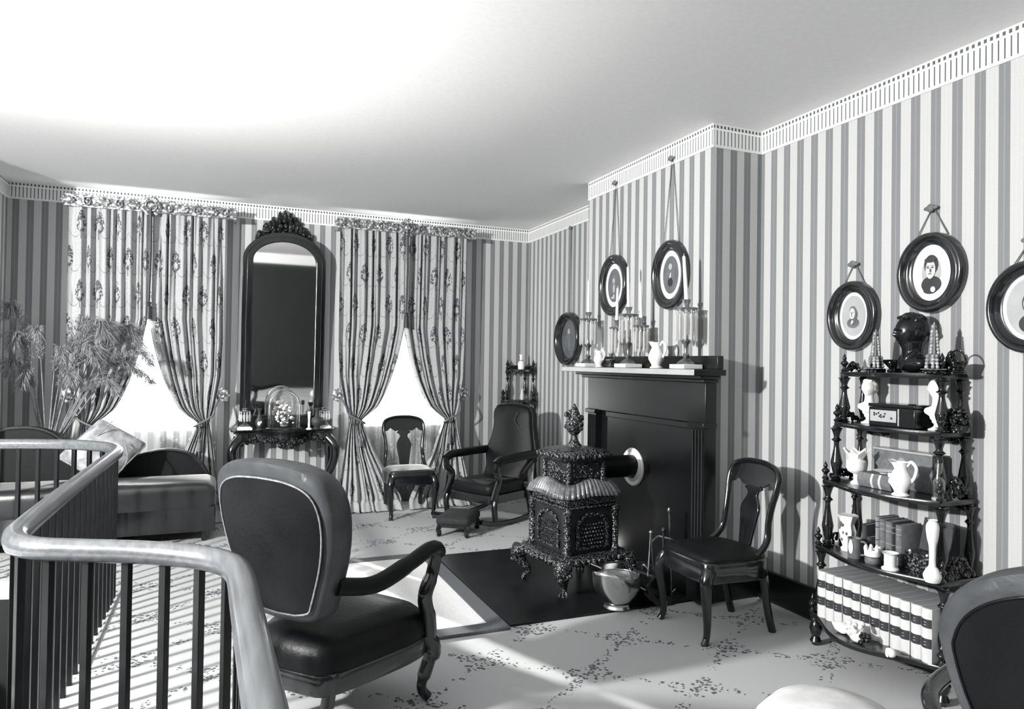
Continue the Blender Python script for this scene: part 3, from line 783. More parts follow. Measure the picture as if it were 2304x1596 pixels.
# ================================================================ seating
def side_chair(label, loc, rz, pad):
    t = thing('side_chair', label, 'chair', loc, rz)
    # front is local -y
    o = [(-.19, .19), (-.215, -.10), (-.205, -.20), (-.12, -.225), (.12, -.225), (.205, -.20), (.215, -.10), (.19, .19)]
    o = spline(o, 5, True)
    mb = MB(); mb.pillow(o, [(.96, .415), (.975, .42), (.975, .43), (.95, .440), (.8, .452), (.4, .456)], 'xy'); obj('seat', mb, pad, t, sm=70)
    mb = MB(); mb.pillow(o, [(1.0, .312), (1.02, .322), (1.02, .412), (.99, .42)], 'xy'); obj('seat_rail', mb, M['wood'], t, sm=40)
    for s in (-1, 1):
        mb = MB(); mb.tube(spline([(s*.195, -.195, .385), (s*.212, -.225, .30), (s*.205, -.21, .16), (s*.198, -.205, .05), (s*.205, -.225, 0)], 5),
                           [.030, .033, .035, .035, .034, .032, .030, .028, .026, .024, .023, .022, .021, .020, .019, .018, .018, .018, .019, .020, .021], 10); obj('leg', mb, M['wood'], t)
        mb = MB(); mb.tube(spline([(s*.175, .17, .385), (s*.175, .185, .28), (s*.172, .215, .12), (s*.17, .25, 0)], 5), [(.024, .026)]*8+[(.021, .022)]*8, 8); obj('leg', mb, M['wood'], t)
    def yb(z): return .175+.075*((z-.40)/.5)+.03*((z-.40)/.5)**2
    half = [(.205, -.04, .36), (.20, .10, .42), (.188, yb(.50), .50), (.178, yb(.60), .60), (.185, yb(.70), .70), (.198, yb(.78), .78), (.192, yb(.85), .85), (.155, yb(.885), .885), (.08, yb(.905), .905), (0, yb(.909), .909)]
    path = half+[(-x, y, z) for x, y, z in reversed(half[:-1])]
    mb = MB(); mb.tube(spline(path, 5), .020, 10, flat=.8); obj('back_frame', mb, M['wood'], t)
    # crest panel with scalloped lower edge
    c = [(0, .752), (.045, .752), (.055, .775), (.075, .768), (.10, .778), (.13, .80), (.16, .775), (.184, .77), (.19, .84), (.155, .88), (.08, .90), (0, .904)]
    def plate(half):
        out = mirror(half); mb = MB(); mb.prism(out, -.009, .009); return mb.warp(lambda x, y, z: (x, y+yb(z)+.02-.55*x*x, z))
    obj('crest_panel', plate(c), M['wood'], t, bev=.004)
    sp = spline([(.045, .44), (.055, .52), (.068, .60), (.074, .645), (.055, .69), (.040, .715), (.045, .74), (.07, .755), (.06, .77)], 4)
    half = [(0, .44)]+sp+[(0, .78)]
    obj('splat', plate(half), M['wood'], t, bev=.004)
    return t
side_chair('small dark side chair with vase splat in front of the bright window', (1.655, 6.545, 0), -2, M['sofaseat'])
side_chair('glossy dark side chair with vase splat standing beside the fireplace', (2.565, 3.185, 0), -91, M['horse'])

# padded rocker
rk = thing('rocking_chair', 'tall black upholstered rocking chair with padded arms by the corner', 'rocking chair', (2.335, 6.13, 0), -60.6)
mb = MB(); o = seatf(-.25, .25, -.29, .24, 0, 0, .07)
mb.pillow(o, [(.95, .265), (1.0, .285), (1.0, .335), (.96, .365), (.75, .385)], 'xy'); obj('seat', mb, M['horse'], rk, sm=70)
mb = MB(); mb.pillow(seatf(-.265, .265, -.30, .25, 0, 0, .06), [(1, .20), (1, .275)], 'xy'); obj('seat_rail', mb, M['wood'], rk, bev=.006)
def rb(z): return .20+.20*((z-.36)/.7)+.06*sin((z-.36)/.7*pi*1.2)
half = [(0, .36), (.225, .36), (.235, .45), (.285, .55), (.29, .63), (.255, .75), (.235, .86), (.235, .95), (.215, 1.01), (.17, 1.04), (.08, 1.055), (0, 1.058)]
out = mirror([(0, .36)]+spline(half[1:], 3))
mb = MB(); mb.pillow(out, [(.9, -.075), (.97, -.06), (1.0, -.03), (1.0, .03), (.95, .05)], 'xz'); mb.warp(lambda x, y, z: (x, y+rb(z), z)); obj('back_cushion', mb, M['horse'], rk, sm=60)
mb = MB(); e = [(x*1.0, rb(z)-.035, z) for x, z in out if z > .40]; mb.tube(e, .011, 7); obj('back_frame', mb, M['wood'], rk)
mb = MB(); mb.tube(spline([(.10, rb(.98)-.085, .98), (.06, rb(.9)-.088, .9), (.13, rb(.8)-.085, .8), (.10, rb(.7)-.085, .7)], 5), .006, 6); obj('upholstery_fold', mb, M['leather_lit'], rk)
for s in (-1, 1):
    mb = MB(); mb.tube(spline([(s*.285, rb(.60)-.02, .60), (s*.30, .10, .60), (s*.305, -.10, .595), (s*.305, -.23, .59), (s*.305, -.285, .562)], 5), [(.040, .046)]*10+[(.038, .042)]*11, 10); obj('arm', mb, M['leather'], rk)
    mb = MB(); mb.tube(spline([(s*.305, -.275, .57), (s*.30, -.275, .49), (s*.285, -.22, .42), (s*.28, -.26, .32), (s*.285, -.30, .24)], 5), [(.026, .034)]*21, 9); obj('arm_support', mb, M['wood'], rk)
    mb = MB(); mb.tube(spline([(s*.275, -.25, .30), (s*.29, -.29, .18), (s*.29, -.27, .055)], 6), .027, 9); obj('leg', mb, M['wood'], rk)
    mb = MB(); mb.tube(spline([(s*.25, .20, .34), (s*.27, .23, .2), (s*.285, .25, .055)], 6), .025, 9); obj('leg', mb, M['wood'], rk)
    mb = MB(); mb.tube(spline([(s*.29, -.47, .085), (s*.29, -.32, .045), (s*.29, -.05, .024), (s*.29, .22, .038), (s*.29, .42, .082), (s*.29, .53, .12)], 5), (.022), 8, flat=.8); obj('rocker_runner', mb, M['wood'], rk)

fs = thing('footstool', 'low dark padded footstool on short feet in front of the rocking chair', 'footstool', (1.89, 5.715, 0), 56)
mb = MB(); o = seatf(-.20, .20, -.145, .145, 0, 0, .03); mb.pillow(o, [(.96, .10), (1.0, .115), (1.0, .145), (.93, .165), (.6, .178)], 'xy'); obj('cushion_top', mb, M['velvet'], fs, sm=70)
obj('frame', MB().bb(-.185, .185, -.13, .13, .075, .112), M['wood'], fs, bev=.005)
for a in (-1, 1):
    for b in (-1, 1):
        mb = MB(); mb.tube(spline([(a*.17, b*.115, .09), (a*.18, b*.125, .05), (a*.165, b*.11, .02), (a*.185, b*.13, .008)], 4), [.022]*7+[.014]*6, 8); obj('foot', mb, M['wood'], fs)

# balloon-back armchair seen from behind
def balloon(w=.30, z0=.47, zt=1.085):
    h = [(.0, z0), (.10, z0+.004), (.175, z0+.025), (.20, z0+.07), (.225, .60), (.262, .70), (.287, .80), (.297, .89), (.29, .965), (.265, 1.02), (.215, 1.055), (.14, 1.076), (.06, zt-.002), (0, zt)]
    return mirror([h[0]]+spline(h[1:], 3))
def armchair(t, out, welt, bow):
    def yb(z): return .26+.20*(z-.47)
    mb = MB(); mb.pillow(out, [(.80, -.085), (.93, -.07), (.985, -.045), (1.0, -.012), (1.0, .030), (.975, .052), (.88, .060)], 'xz', cen=(0, .78)); mb.warp(lambda x, y, z: (x, y+yb(z)-.35*x*x, z)); obj('backrest', mb, M['leather_lit'], t, sm=60)
    inn = [(x*.86, .775+(z-.775)*.84-.012) for x, z in out]
    mb = MB(); mb.pillow(inn, [(1.0, .055), (1.0, .066), (.85, .070), (.4, .074)], 'xz', cen=(0, .77)); mb.warp(lambda x, y, z: (x, y+yb(z)-.35*x*x, z)); obj('back_panel', mb, M['leather'], t, sm=60)
    mb = MB(); mb.tube([(x, yb(z)+.067-.35*x*x, z) for x, z in inn], .0036, 7, closed=True); obj('welt_piping', mb, welt, t)
    o = spline([(-.20, .26), (-.255, .05), (-.285, -.16), (-.25, -.27), (-.13, -.305), (.13, -.305), (.25, -.27), (.285, -.16), (.255, .05), (.20, .26), (.1, .30), (-.1, .30)], 4, True)
    mb = MB(); mb.pillow(o, [(.99, .285), (1.0, .30), (1.0, .335), (.965, .375), (.84, .408), (.5, .425)], 'xy'); obj('seat', mb, M['leather'], t, sm=70)
    mb = MB(); mb.pillow(o, [(1.0, .21), (1.015, .217), (1.015, .277), (1.0, .287)], 'xy'); obj('seat_rail', mb, M['wood'], t, sm=40)
    for s in (-1, 1):
        ap = [(s*.24, .28, .53), (s*.335, .265, .555), (s*.395, .17, .585), (s*.395, 0, .60), (s*.365, -.18, .62), (s*.32, -.25, .615)] if bow else None
        mb = MB(); mb.tube(spline(ap or [(s*.225, yb(.62)-.03, .62), (s*.285, .12, .60), (s*.325, -.04, .645), (s*.33, -.17, .675), (s*.322, -.235, .665), (s*.315, -.262, .635)], 6), [.022]*31 if bow else [(.034, .036)]*12+[(.030, .034)]*19, 10); obj('arm', mb, M['wood'] if bow else M['leather'], t)
        mb = MB(); mb.tube(spline([(s*.318, -.245, .66), (s*.305, -.235, .56), (s*.30, -.19, .47), (s*.285, -.235, .37), (s*.275, -.26, .28)], 6), [.027]*8+[.031]*9+[.034]*8, 10); obj('arm_support', mb, M['wood'], t)
        mb = MB(); mb.tube(spline([(s*.255, -.25, .29), (s*.275, -.285, .22), (s*.265, -.265, .15), (s*.25, -.245, .06), (s*.265, -.27, .012)], 6), [.042]*5+[.040]*5+[.030]*6+[.022]*9, 10); obj('leg', mb, M['wood'], t)
        mb = MB(); mb.tube(spline([(s*.185, .24, .29), (s*.185, .25, .2), (s*.185, .30, .0)], 6), .026, 9); obj('leg', mb, M['wood'], t)
    return t
armchair(thing('armchair', 'large dark leather balloon-back armchair seen from behind at the stair rail', 'armchair', (.465, 2.97, 0), 129), balloon(), M['piping'], False)
armchair(thing('armchair', 'dark armchair cut off by the right edge in front of the whatnot', 'armchair', (2.05, .985, 0), 107.5), mirror([(0, .47)]+spline([(.10, .474), (.19, .495), (.25, .56), (.30, .68)]+[(.325*cos(a*pi/18), .80+.235*sin(a*pi/18)) for a in range(9)], 3)+[(0, 1.035)]), M['leather'], True)
ot = thing('ottoman', 'round pale damask ottoman at the bottom edge before the right-hand armchair', 'ottoman', (1.67, 1.545, 0))
mb = MB(); mb.lathe([(.15, .09), (.215, .10), (.235, .16), (.238, .28), (.232, .35), (.215, .395), (.17, .445), (.09, .460), (0, .463)], 36); obj('upholstered_top', mb, M['damask'], ot, sm=70)
obj('plinth', MB().lathe([(.17, .06), (.19, .07), (.19, .095), (.15, .10)], 28), M['wood'], ot)
for a in range(4):
    mb = MB(); mb.lathe([(.012, 0), (.026, .02), (.018, .035), (.028, .065)], 10, c=(.14*cos(a*pi/2+.6), .14*sin(a*pi/2+.6), 0)); obj('bun_foot', mb, M['wood'], ot)

# ================================================================ rug, hearth, stove
rg = thing('hearth_rug', 'cream rug with grey border lying on the carpet before the dark hearth', 'rug', (.925, 4.335, 0))
obj('field', MB().bb(-.45, .45, -.70, .70, .001, .016), M['rug'], rg, bev=.003)
mb = MB(); ring([(-.55, -.805), (.55, -.805), (.55, .805), (-.55, .805)], [(-.45, -.70), (.45, -.70), (.45, .70), (-.45, .70)], .001, .018, mb)
mb.v = [(x, z, y) for x, y, z in mb.v]; obj('border', mb, M['rugb'], rg, bev=.003)
one('hearth_slab', 'smooth dark hearth slab under the iron parlor stove', 'hearth', MB().bb(-.645, .645, -.74, .74, 0, .012), M['hearth'], (2.133, 4.31, 0), bev=.003)

sv = thing('parlor_stove', 'ornate two-tier cast-iron parlor stove with urn finial on the dark hearth', 'stove', (2.155, 4.12, .012), 8)
mb = MB(); o = []
for k in range(48):
    a = 2*pi*k/48; q = .29/max(abs(cos(a)), abs(sin(a))); q = min(q, .345)*(1+.03*cos(8*a)); o.append((q*cos(a), q*sin(a)*.98))
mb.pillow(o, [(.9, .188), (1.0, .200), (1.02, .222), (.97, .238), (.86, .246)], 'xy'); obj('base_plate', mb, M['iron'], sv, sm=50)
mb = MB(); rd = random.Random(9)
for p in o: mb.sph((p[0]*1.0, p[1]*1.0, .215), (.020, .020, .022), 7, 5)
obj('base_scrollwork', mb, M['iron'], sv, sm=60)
for a, b in ((-1, -1), (1, -1), (1, 1), (-1, 1)):
    mb = MB(); x, y = a*.235, b*.235
    mb.tube(spline([(x*1.04, y*1.04, .21), (x*1.1, y*1.1, .15), (x*.92, y*.92, .075), (x*.90, y*.90, .035)], 5), [.058, .060, .062, .058, .054, .050, .044, .038, .032, .028, .025, .022, .020, .018, .018, .018], 10)
    for q in (-.5, 0, .5):
        an = math.atan2(y, x)+q*1.3; mb.tube([(x*.90, y*.90, .04), (x*.90+.03*cos(an), y*.90+.03*sin(an), .028), (x*.90+.042*cos(an), y*.90+.042*sin(an), .004)], [.011, .010, .007], 7)
    for q in range(9): mb.sph((x*1.12+rd.uniform(-.04, .04), y*1.12+rd.uniform(-.04, .04), .16+rd.uniform(-.035, .03)), .017, 7, 5)
    obj('claw_leg', mb, M['iron'], sv, sm=60)
mb = MB(); hw = .185; hd = .20
mb.bb(-hw, hw, -hd, hd, .24, .53); obj('firebox', mb, M['ironp'], sv, bev=.012)
mb = MB()
for a in (-1, 1):
    for b in (-1, 1): obj('corner_column', MB().lathe([(.03, .24), (.034, .26), (.024, .275), (.024, .49), (.034, .51), (.03, .535)], 12, c=(a*(hw+.002), b*(hd+.002), 0)), M['iron'], sv)
# arched fretted doors on the two faces in view and their twins behind
def door(face):
    mb = MB(); w = .125
    arch_ = [(w, .275), (w, .42)]+[(w*cos(q*pi/16), .42+.075*sin(q*pi/16)) for q in range(1, 9)]
    out = mirror(arch_); inn = mirror([(w-.02, .29), (w-.02, .42)]+[((w-.02)*cos(q*pi/16), .42+.06*sin(q*pi/16)) for q in range(1, 9)])
    ring(out, inn, 0, -.016, mb)
    for i in range(-4, 5):
        for j in range(6):
            x = i*.023+(j % 2)*.0115; z = .305+j*.024
            if abs(x) < w-.03: mb.sph((x, -.004, z), (.0075, .009, .0075), 6, 5)
    for q in range(7): mb.sph((w*.8*cos(pi*(q+.5)/7), -.012, .44+.055*sin(pi*(q+.5)/7)), (.014, .010, .012), 7, 5)
    M4 = RZ(face) @ T(0, -(hd if face % 180 == 0 else hw)-.001, 0); mb.v = [tuple(M4 @ V(p)) for p in mb.v]
    return mb
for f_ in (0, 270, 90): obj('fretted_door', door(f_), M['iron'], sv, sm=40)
mb = MB(); mb.bb(-hw-.02, hw+.02, -hd-.02, hd+.02, .53, .548).bb(-hw-.005, hw+.005, -hd-.005, hd+.005, .548, .60); obj('cornice', mb, M['iron'], sv, bev=.006)
# flaring fluted crown that curls outward
def crown(u, v):
    a = u*2*pi; q = 1/max(abs(cos(a)), abs(sin(a)))**.85
    lip = .5+.5*cos(4*a+pi)          # corners dip, sides lift
    q = min(q, 1.22)
    r = interp([(0, .142), (.35, .165), (.7, .215), (1, .252)], v)*q*(1+.022*cos(52*a)*min(1, v*2))
    z = interp([(0, .615), (.35, .675), (.6, .682), (.8, .655), (1, .612)], v)+.028*(1-lip)*sin(pi*v)-.012*lip*v
    return (r*cos(a), r*sin(a), z)
mb = MB(); mb.grid(crown, 416, 10); obj('fluted_crown', mb, M['crown'], sv, sm=60, solid=.008)
mb = MB(); mb.bb(-.135, .135, -.135, .135, .58, .82); obj('upper_firebox', mb, M['ironp'], sv, bev=.01)
mb = MB()
for a in (-1, 1):
    for b in (-1, 1): mb.lathe([(.022, .6), (.018, .63), (.018, .78), (.024, .81)], 10, c=(a*.136, b*.136, 0))
for f_ in (0, 90, 180, 270):
    M4 = RZ(f_) @ T(0, -.136, 0)
    for i in range(60):
        mb.sph((rd.uniform(-.10, .10), 0, rd.uniform(.62, .80)), (.011, .008, .013), 6, 5, M4)
    mb.bb(-.10, .10, -.006, 0, .715, .725, M4)
obj('upper_relief', mb, M['iron'], sv, sm=60)
o2 = []
for k in range(40):
    a = 2*pi*k/40; q = min(.185/max(abs(cos(a)), abs(sin(a))), .225)*(1+.03*cos(10*a)); o2.append((q*cos(a), q*sin(a)))
mb = MB(); mb.pillow(o2, [(.85, .815), (1.0, .83), (1.04, .85), (1.0, .872), (.8, .888), (.4, .90)], 'xy')
for p in o2: mb.sph((p[0]*1.03, p[1]*1.03, .852), (.015, .015, .017), 6, 5)
obj('top_plate', mb, M['iron'], sv, sm=60)
mb = MB(); mb.lathe([(.060, .885), (.055, .90), (.028, .935), (.020, .965), (.024, .975), (.040, .99), (.055, 1.02), (.058, 1.05), (.045, 1.085), (.030, 1.10), (.034, 1.12), (.022, 1.145), (.010, 1.165), (.004, 1.18)], 18)
for k in range(26):
    a = rd.uniform(0, 6.28); z = rd.uniform(1.0, 1.12); mb.sph((.052*cos(a), .052*sin(a), z), rd.uniform(.012, .02), 7, 5)
obj('urn_finial', mb, M['iron'], sv, sm=60)
mb = MB(); P0 = RZ(-8) @ V((0, 0, 0))
mb.tube([tuple(RZ(-8) @ V(p)) for p in ((.12, .10, .735), (.60, .155, .725))], .078, 22); obj('stove_pipe', mb, M['black'], sv)

# ================================================================ mantelpiece
mt = thing('mantelpiece', 'dark marbled mantelpiece with shelf edge toned as lit on the chimney breast', 'mantelpiece', (XC, 4.2, 0))
def Y(a): return a-4.2
D = -.085                                             # face of the mantel, local x
obj('mantel_shelf', MB().bb(-.235, -.001, Y(3.375), Y(5.10), 1.395, 1.432), [M['pale_lit'], M['mantel']], mt, bev=.004)
for p in mt.children[0].data.polygons: p.material_index = 0 if p.normal.x < -.5 else 1  # only the front face is coloured pale, standing in for light on it
obj('bed_moulding', MB().bb(-.15, -.001, Y(3.42), Y(5.03), 1.372, 1.396).bb(-.12, -.001, Y(3.44), Y(4.98), 1.35, 1.374), M['mantel'], mt, bev=.006)
obj('frieze_board', MB().bb(D, -.001, Y(3.46), Y(4.935), 1.10, 1.352), M['mantel'], mt, bev=.004)
for y0, y1 in ((4.80, 4.93), (3.465, 3.595)):
    mb = MB(); mb.bb(D, -.001, Y(y0), Y(y1), .14, 1.075)
    for i in range(4): mb.tube([(D, Y(y0+.02+i*(y1-y0-.04)/3), .16), (D, Y(y0+.02+i*(y1-y0-.04)/3), 1.06)], .0095, 8)
    obj('fluted_pilaster', mb, M['mantel'], mt)
    obj('pilaster_cap', MB().bb(D-.02, -.001, Y(y0-.012), Y(y1+.012), 1.072, 1.105), M['mantel'], mt, bev=.004)
    obj('plinth_block', MB().bb(D-.015, -.001, Y(y0-.01), Y(y1+.01), .013, .145), M['mantel'], mt, bev=.004)
obj('inner_lining', MB().bb(-.03, -.001, Y(3.59), Y(4.81), .013, 1.10), M['black'], mt)
obj('fireboard', MB().bb(-.062, -.028, Y(3.60), Y(4.66), .013, 1.06), M['mantel'], mt, bev=.003)
obj('fireboard_lintel', MB().bb(-.078, -.028, Y(3.60), Y(4.66), 1.058, 1.098), M['mantel'], mt, bev=.004)
mb = MB(); mb.lathe([(.084, 0), (.132, 0), (.136, .012), (.128, .022), (.105, .016), (.088, .03), (.082, .03), (.082, 0)], 40, T(-.060, Y(4.283), .727) @ RY(-90))
for k in range(40): mb.sph((-.078, Y(4.283)+.122*cos(k*pi/20), .727+.122*sin(k*pi/20)), .005, 6, 4)
obj('pipe_collar', mb, M['white'], mt, sm=50); mt.children[-1]['label'] = 'white ring around the stove pipe'
obj('dark_back_strip', MB().bb(-.045, -.001, Y(3.40), Y(4.86), 1.432, 1.515), M['mantel'], mt, bev=.004)  # dark strip along the back of the shelf
ZM = 1.433
def candelabrum(label, y, three):
    t = thing('girandole', label, 'candelabrum', (2.655, y, ZM), 0)
    k = 1.0
    obj('marble_base', MB().bb(-.07, .07, -.075, .075, 0, .028), M['marble'], t, bev=.003)
    h = .40 if not three else .40
    mb = MB(); mb.lathe([(.055, .028), (.058, .034), (.04, .05), (.016, .065), (.022, .085), (.012, .10), (.016, .15), (.030, .165), (.034, .175), (.014, .185), (.010, .21), (.010, .37)], 16)
    obj('stem', mb, M['brassd'], t)
    def top(x, y_, z, r, pre):
        mb = MB(); mb.lathe([(.008, z-.03), (.012, z-.02), (r, z-.012), (r*1.12, z), (r*1.02, z+.004), (.014, z+.002), (.014, z+.02), (.022, z+.04), (.026, z+.055), (.012, z+.055)], 20, c=(x, y_, 0), lobes=10, la=.07)
        obj('candle_cup', mb, M['brassd'], t); mb = MB(); prisms(mb, r*1.03, z-.008, pre, 11, (x, y_)); prisms(mb, r*.62, z-.010, pre*.8, 6, (x, y_)); obj('prism_drops', mb, M['prism'], t, sm=0)
    top(0, 0, .375, .062, .20)
    if three:
        for s in (-1, 1):
            mb = MB(); mb.tube(spline([(0, s*.015, .20), (0, s*.08, .17), (0, s*.155, .20), (0, s*.16, .27)], 6), .0075, 7); obj('branch', mb, M['brassd'], t)
            top(0, s*.16, .29, .048, .18)
    return t
candelabrum('single-light prism girandole on marble block at the far end of the mantel shelf', 4.86, False)
candelabrum('three-branched prism candelabrum in the middle of the mantel shelf', 4.27, True)
candelabrum('single-light prism girandole on marble block at the near end of the mantel shelf', 3.60, False)
candle('white candle in the far single girandole on the mantel', (2.655, 4.86, ZM+.43), .255, .0125, 0, 'mantel candles')
candle('white candle in the central cup of the three-branched candelabrum', (2.655, 4.27, ZM+.43), .29, .0125, -2, 'mantel candles')
candle('white candle in the far branch of the three-branched candelabrum', (2.655, 4.43, ZM+.345), .24, .0115, 1, 'mantel candles')
candle('white candle in the near branch of the three-branched candelabrum', (2.655, 4.11, ZM+.345), .245, .0115, -2, 'mantel candles')
candle('white candle leaning in the near single girandole on the mantel', (2.655, 3.60, ZM+.43), .275, .0135, -5, 'mantel candles')
def jug(label, loc, h, rz, fat=.56):
    t = thing('pitcher', label, 'pitcher', loc, rz)
    mb = MB(); mb.lathe([(.42, 0), (.45, .03), (.30, .10), (.34, .16), (.52, .34), (.55, .46), (.42, .66), (.30, .80), (.34, .92), (.42, 1.0), (.38, .99), (.26, .82), (0, .80)], 20)
    mb.v = [(x*h*fat+(max(0, z-.8)*.6*h if x > 0 else 0), y*h*fat, z*h+(.05*h if (x > .2 and z > .9) else 0)) for x, y, z in mb.v]
    obj('body', mb, M['white'], t, sm=60)
    mb = MB(); mb.tube(spline([(-.30*h*fat, 0, .88*h), (-.5*h*fat, 0, 1.02*h), (-.75*h*fat, 0, .86*h), (-.68*h*fat, 0, .60*h), (-.50*h*fat, 0, .42*h)], 6), .05*h, 8); obj('handle', mb, M['white'], t)
    mb = MB()
    for q in range(9):
        a = rd.uniform(-1.9, .3); mb.sph((.5*fat*h*cos(a), .5*fat*h*sin(a), h*rd.uniform(.3, .6)), (.07*h, .05*h, .06*h), 7, 5)
    obj('relief_flowers', mb, M['white'], t, sm=60)
    return t
jug('small white relief pitcher on the mantel beside the far girandole', (2.64, 4.66, ZM), .125, 115)
jug('larger white relief pitcher on the mantel beside the near girandole', (2.63, 3.885, ZM), .17, 115)
mb = MB(); mb.lathe([(.022, 0), (.026, .01), (.012, .02), (.034, .045), (.036, .06), (.026, .062)], 16)
one('small_cup', 'tiny dark footed cup on the mantel left of the three-branched candelabrum', 'cup', mb, M['brassd'], (2.66, 4.52, ZM))

# ---------------------------------------------------------------- hearth tools
sc = thing('coal_scuttle', 'bright polished brass coal scuttle on the hearth before the stove', 'coal scuttle', (2.205, 3.63, .012), 25)
def hod(u, v):
    a = u*2*pi; z = v*.155; r = .075+.04*v+.03*sin(pi*v); lift = .05*max(0, -cos(a))*v**2
    x = r*cos(a)*1.15-(.05*v**2 if cos(a) < 0 else 0); return (x, r*sin(a), .03+z+lift)
mb = MB(); mb.grid(hod, 40, 14); mb.lathe([(0, .03), (.086, .031)], 40)
obj('body', mb, M['brass'], sc, sm=60, solid=.003)
obj('foot', MB().lathe([(.085, 0), (.075, .015), (.078, .034)], 28), M['brass'], sc)
mb = MB(); mb.tube(spline([(.02, -.12, .17), (.03, -.125, .22), (.06, 0, .245), (.03, .125, .22), (.02, .12, .17)], 6), .006, 8); obj('bail_handle', mb, M['black'], sc)
cb = thing('coal_box', 'low dark wooden coal box with sloping lid beside the brass scuttle', 'coal box', (2.47, 3.70, .012), 15)
mb = MB(); mb.prism([(-.10, 0), (.10, 0), (.11, .17), (.03, .20), (-.12, .11)], -.09, .09, 'xz'); obj('box', mb, M['woodx'], cb, bev=.006)
obj('lid_strip', MB().box((0, 0, 0), (.006, .16, .012), T(-.05, 0, .155) @ RY(-30)), M['brassd'], cb)
mb = MB(); mb.tube(spline([(-.03, -.03, .175), (-.05, 0, .21), (-.03, .03, .175)], 5), .006, 7); obj('handle', mb, M['brassd'], cb)
sh = thing('coal_shovel', 'long thin coal shovel lying slanted across the hearth by the scuttle', 'shovel', (2.12, 3.83, .012), 0)
mb = MB(); mb.tube([(-.06, .07, .235), (.10, -.12, .17), (.26, -.235, .085)], .0055, 7); obj('rod', mb, M['brassd'], sh)
mb = MB(); mb.prism([(0, -.04), (.11, -.05), (.12, 0), (.11, .05), (0, .04)], 0, .005, 'xy', T(.25, -.235, .075) @ RZ(-40) @ RY(35)); obj('blade', mb, M['ironp'], sh, bev=.002)
ts = thing('fire_tool_stand', 'dark iron fire-tool stand on the hearth behind the fireside chair', 'tool stand', (2.52, 3.62, .012))
obj('foot_plate', MB().lathe([(.075, 0), (.07, .012), (.02, .02), (.012, .03)], 20), M['ironp'], ts)
obj('upright', MB().tube([(0, 0, .02), (0, 0, .42)], .008, 8).sph((0, 0, .43), .017, 10, 6), M['ironp'], ts)
mb = MB(); mb.tube(spline([(-.07, .02, .36), (-.02, .03, .385), (0, 0, .385), (.03, -.03, .38), (.07, -.02, .36)], 5), .006, 7); obj('hook_arm', mb, M['brassd'], ts)
mb = MB(); mb.tube([(0, 0, 0), (0, 0, .52)], .006, 7).sph((0, 0, .53), (.012, .012, .02), 8, 6).tube([(0, 0, .012), (.03, 0, .03)], .005, 6)
o = one('poker', 'brass-knobbed poker leaning in the fire-tool stand', 'poker', mb, M['brassd'], (2.60, 3.645, .03)); o.rotation_euler = (RAD(2), RAD(-4), 0)
t = thing('fire_tongs', 'thin fire tongs leaning beside the fire-tool stand', 'tongs', (2.455, 3.66, .014))
for s in (-1, 1):
    mb = MB(); mb.tube(spline([(s*.035, s*.01, .0), (s*.03, s*.01, .10), (.008*s, 0, .30), (.004*s, 0, .40)], 5), .005, 6); obj('tong_arm', mb, M['brassd'], t)
obj('tong_hinge', MB().sph((0, 0, .41), .014, 8, 6), M['brassd'], t)
# ================================================================ whatnot on the right wall
WX, WY = 3.165, 2.445
wt = thing('whatnot', 'tall dark turned-post whatnot of five serpentine shelves against the right wall', 'whatnot', (WX, WY, 0))
#      z(top)  half width  end depth  centre depth  post depth
SH = [(.172, .365, .29, .455, .255), (.525, .350, .27, .360, .240), (.870, .325, .25, .340, .225), (1.172, .295, .205, .265, .200), (1.433, .280, .18, .225, .165)]
for z, hw, fe, fc, pd in SH:
    o = [(-.012, hw), (-.012, -hw)]
    for i in range(25):
        y = -hw+2*hw*i/24; o.append((-(fe+(fc-fe)*(.5+.5*cos(pi*y/hw))**.8), y))
    mb = MB(); mb.pillow(o, [(.99, z-.024), (1.0, z-.020), (1.0, z-.006), (.985, z)], 'xy', cen=(-.15, 0)); obj('shelf', mb, M['woodx'], wt, sm=35)
def turned(z0, z1, r, k):
    """baluster profile between two heights"""
    P = [(.55, 0), (1.15, .015), (.6, .04), (1.0, .06), (.55, .085), (.62, .12), (1.05, .30), (.95, .38), (.55, .58), (.50, .70), (.95, .74), (.55, .78), (.6, .84), (.95, .93), (1.2, .955), (.7, .975), (.75, 1.0)]
    return spline([(a*r, lerp(z0, z1, b)) for a, b in P], 3)
for i in range(len(SH)-1):
    z0, z1 = SH[i][0], SH[i+1][0]-.022; _, hw, _, _, pd = SH[i+1]
    for s in (-1, 1):
        obj('front_post', MB().lathe(turned(z0, z1, .027, 0), 14, c=(-pd, s*(hw-.012), 0)), M['wood'], wt, sm=70)
        obj('back_post', MB().lathe(turned(z0, z1, .022, 0), 12, c=(-.035, s*(hw-.015), 0)), M['wood'], wt, sm=70)
for i, (z, hw, fe, fc, pd) in enumerate(SH):
    for s in (-1, 1):
        # finials where the shelf below juts past the posts above, and at the top
        pdn, hwn = pd, hw
        q = (-pd, s*(hw-.012)) if i == len(SH)-1 else (-(fe-.012), s*(hw-.008))
        mb = MB(); mb.lathe(spline([(.014, z), (.018, z+.008), (.009, z+.018), (.010, z+.03), (.020, z+.042), (.016, z+.052), (.007, z+.06), (.011, z+.07), (.0005, z+.095)], 3), 12, c=(q[0], q[1], 0)); obj('finial', mb, M['wood'], wt)
for s in (-1, 1):
    for x, r in ((-.262, .031), (-.04, .026)):
        mb = MB(); mb.lathe([(r*.6, 0), (r*.95, .02), (r*.6, .045), (r*.8, .055), (r*1.05, .085), (r*.8, .115), (r*.6, .125), (r, .135), (r*.7, .15)], 14, c=(x, s*.35, 0)); obj('foot', mb, M['wood'], wt)
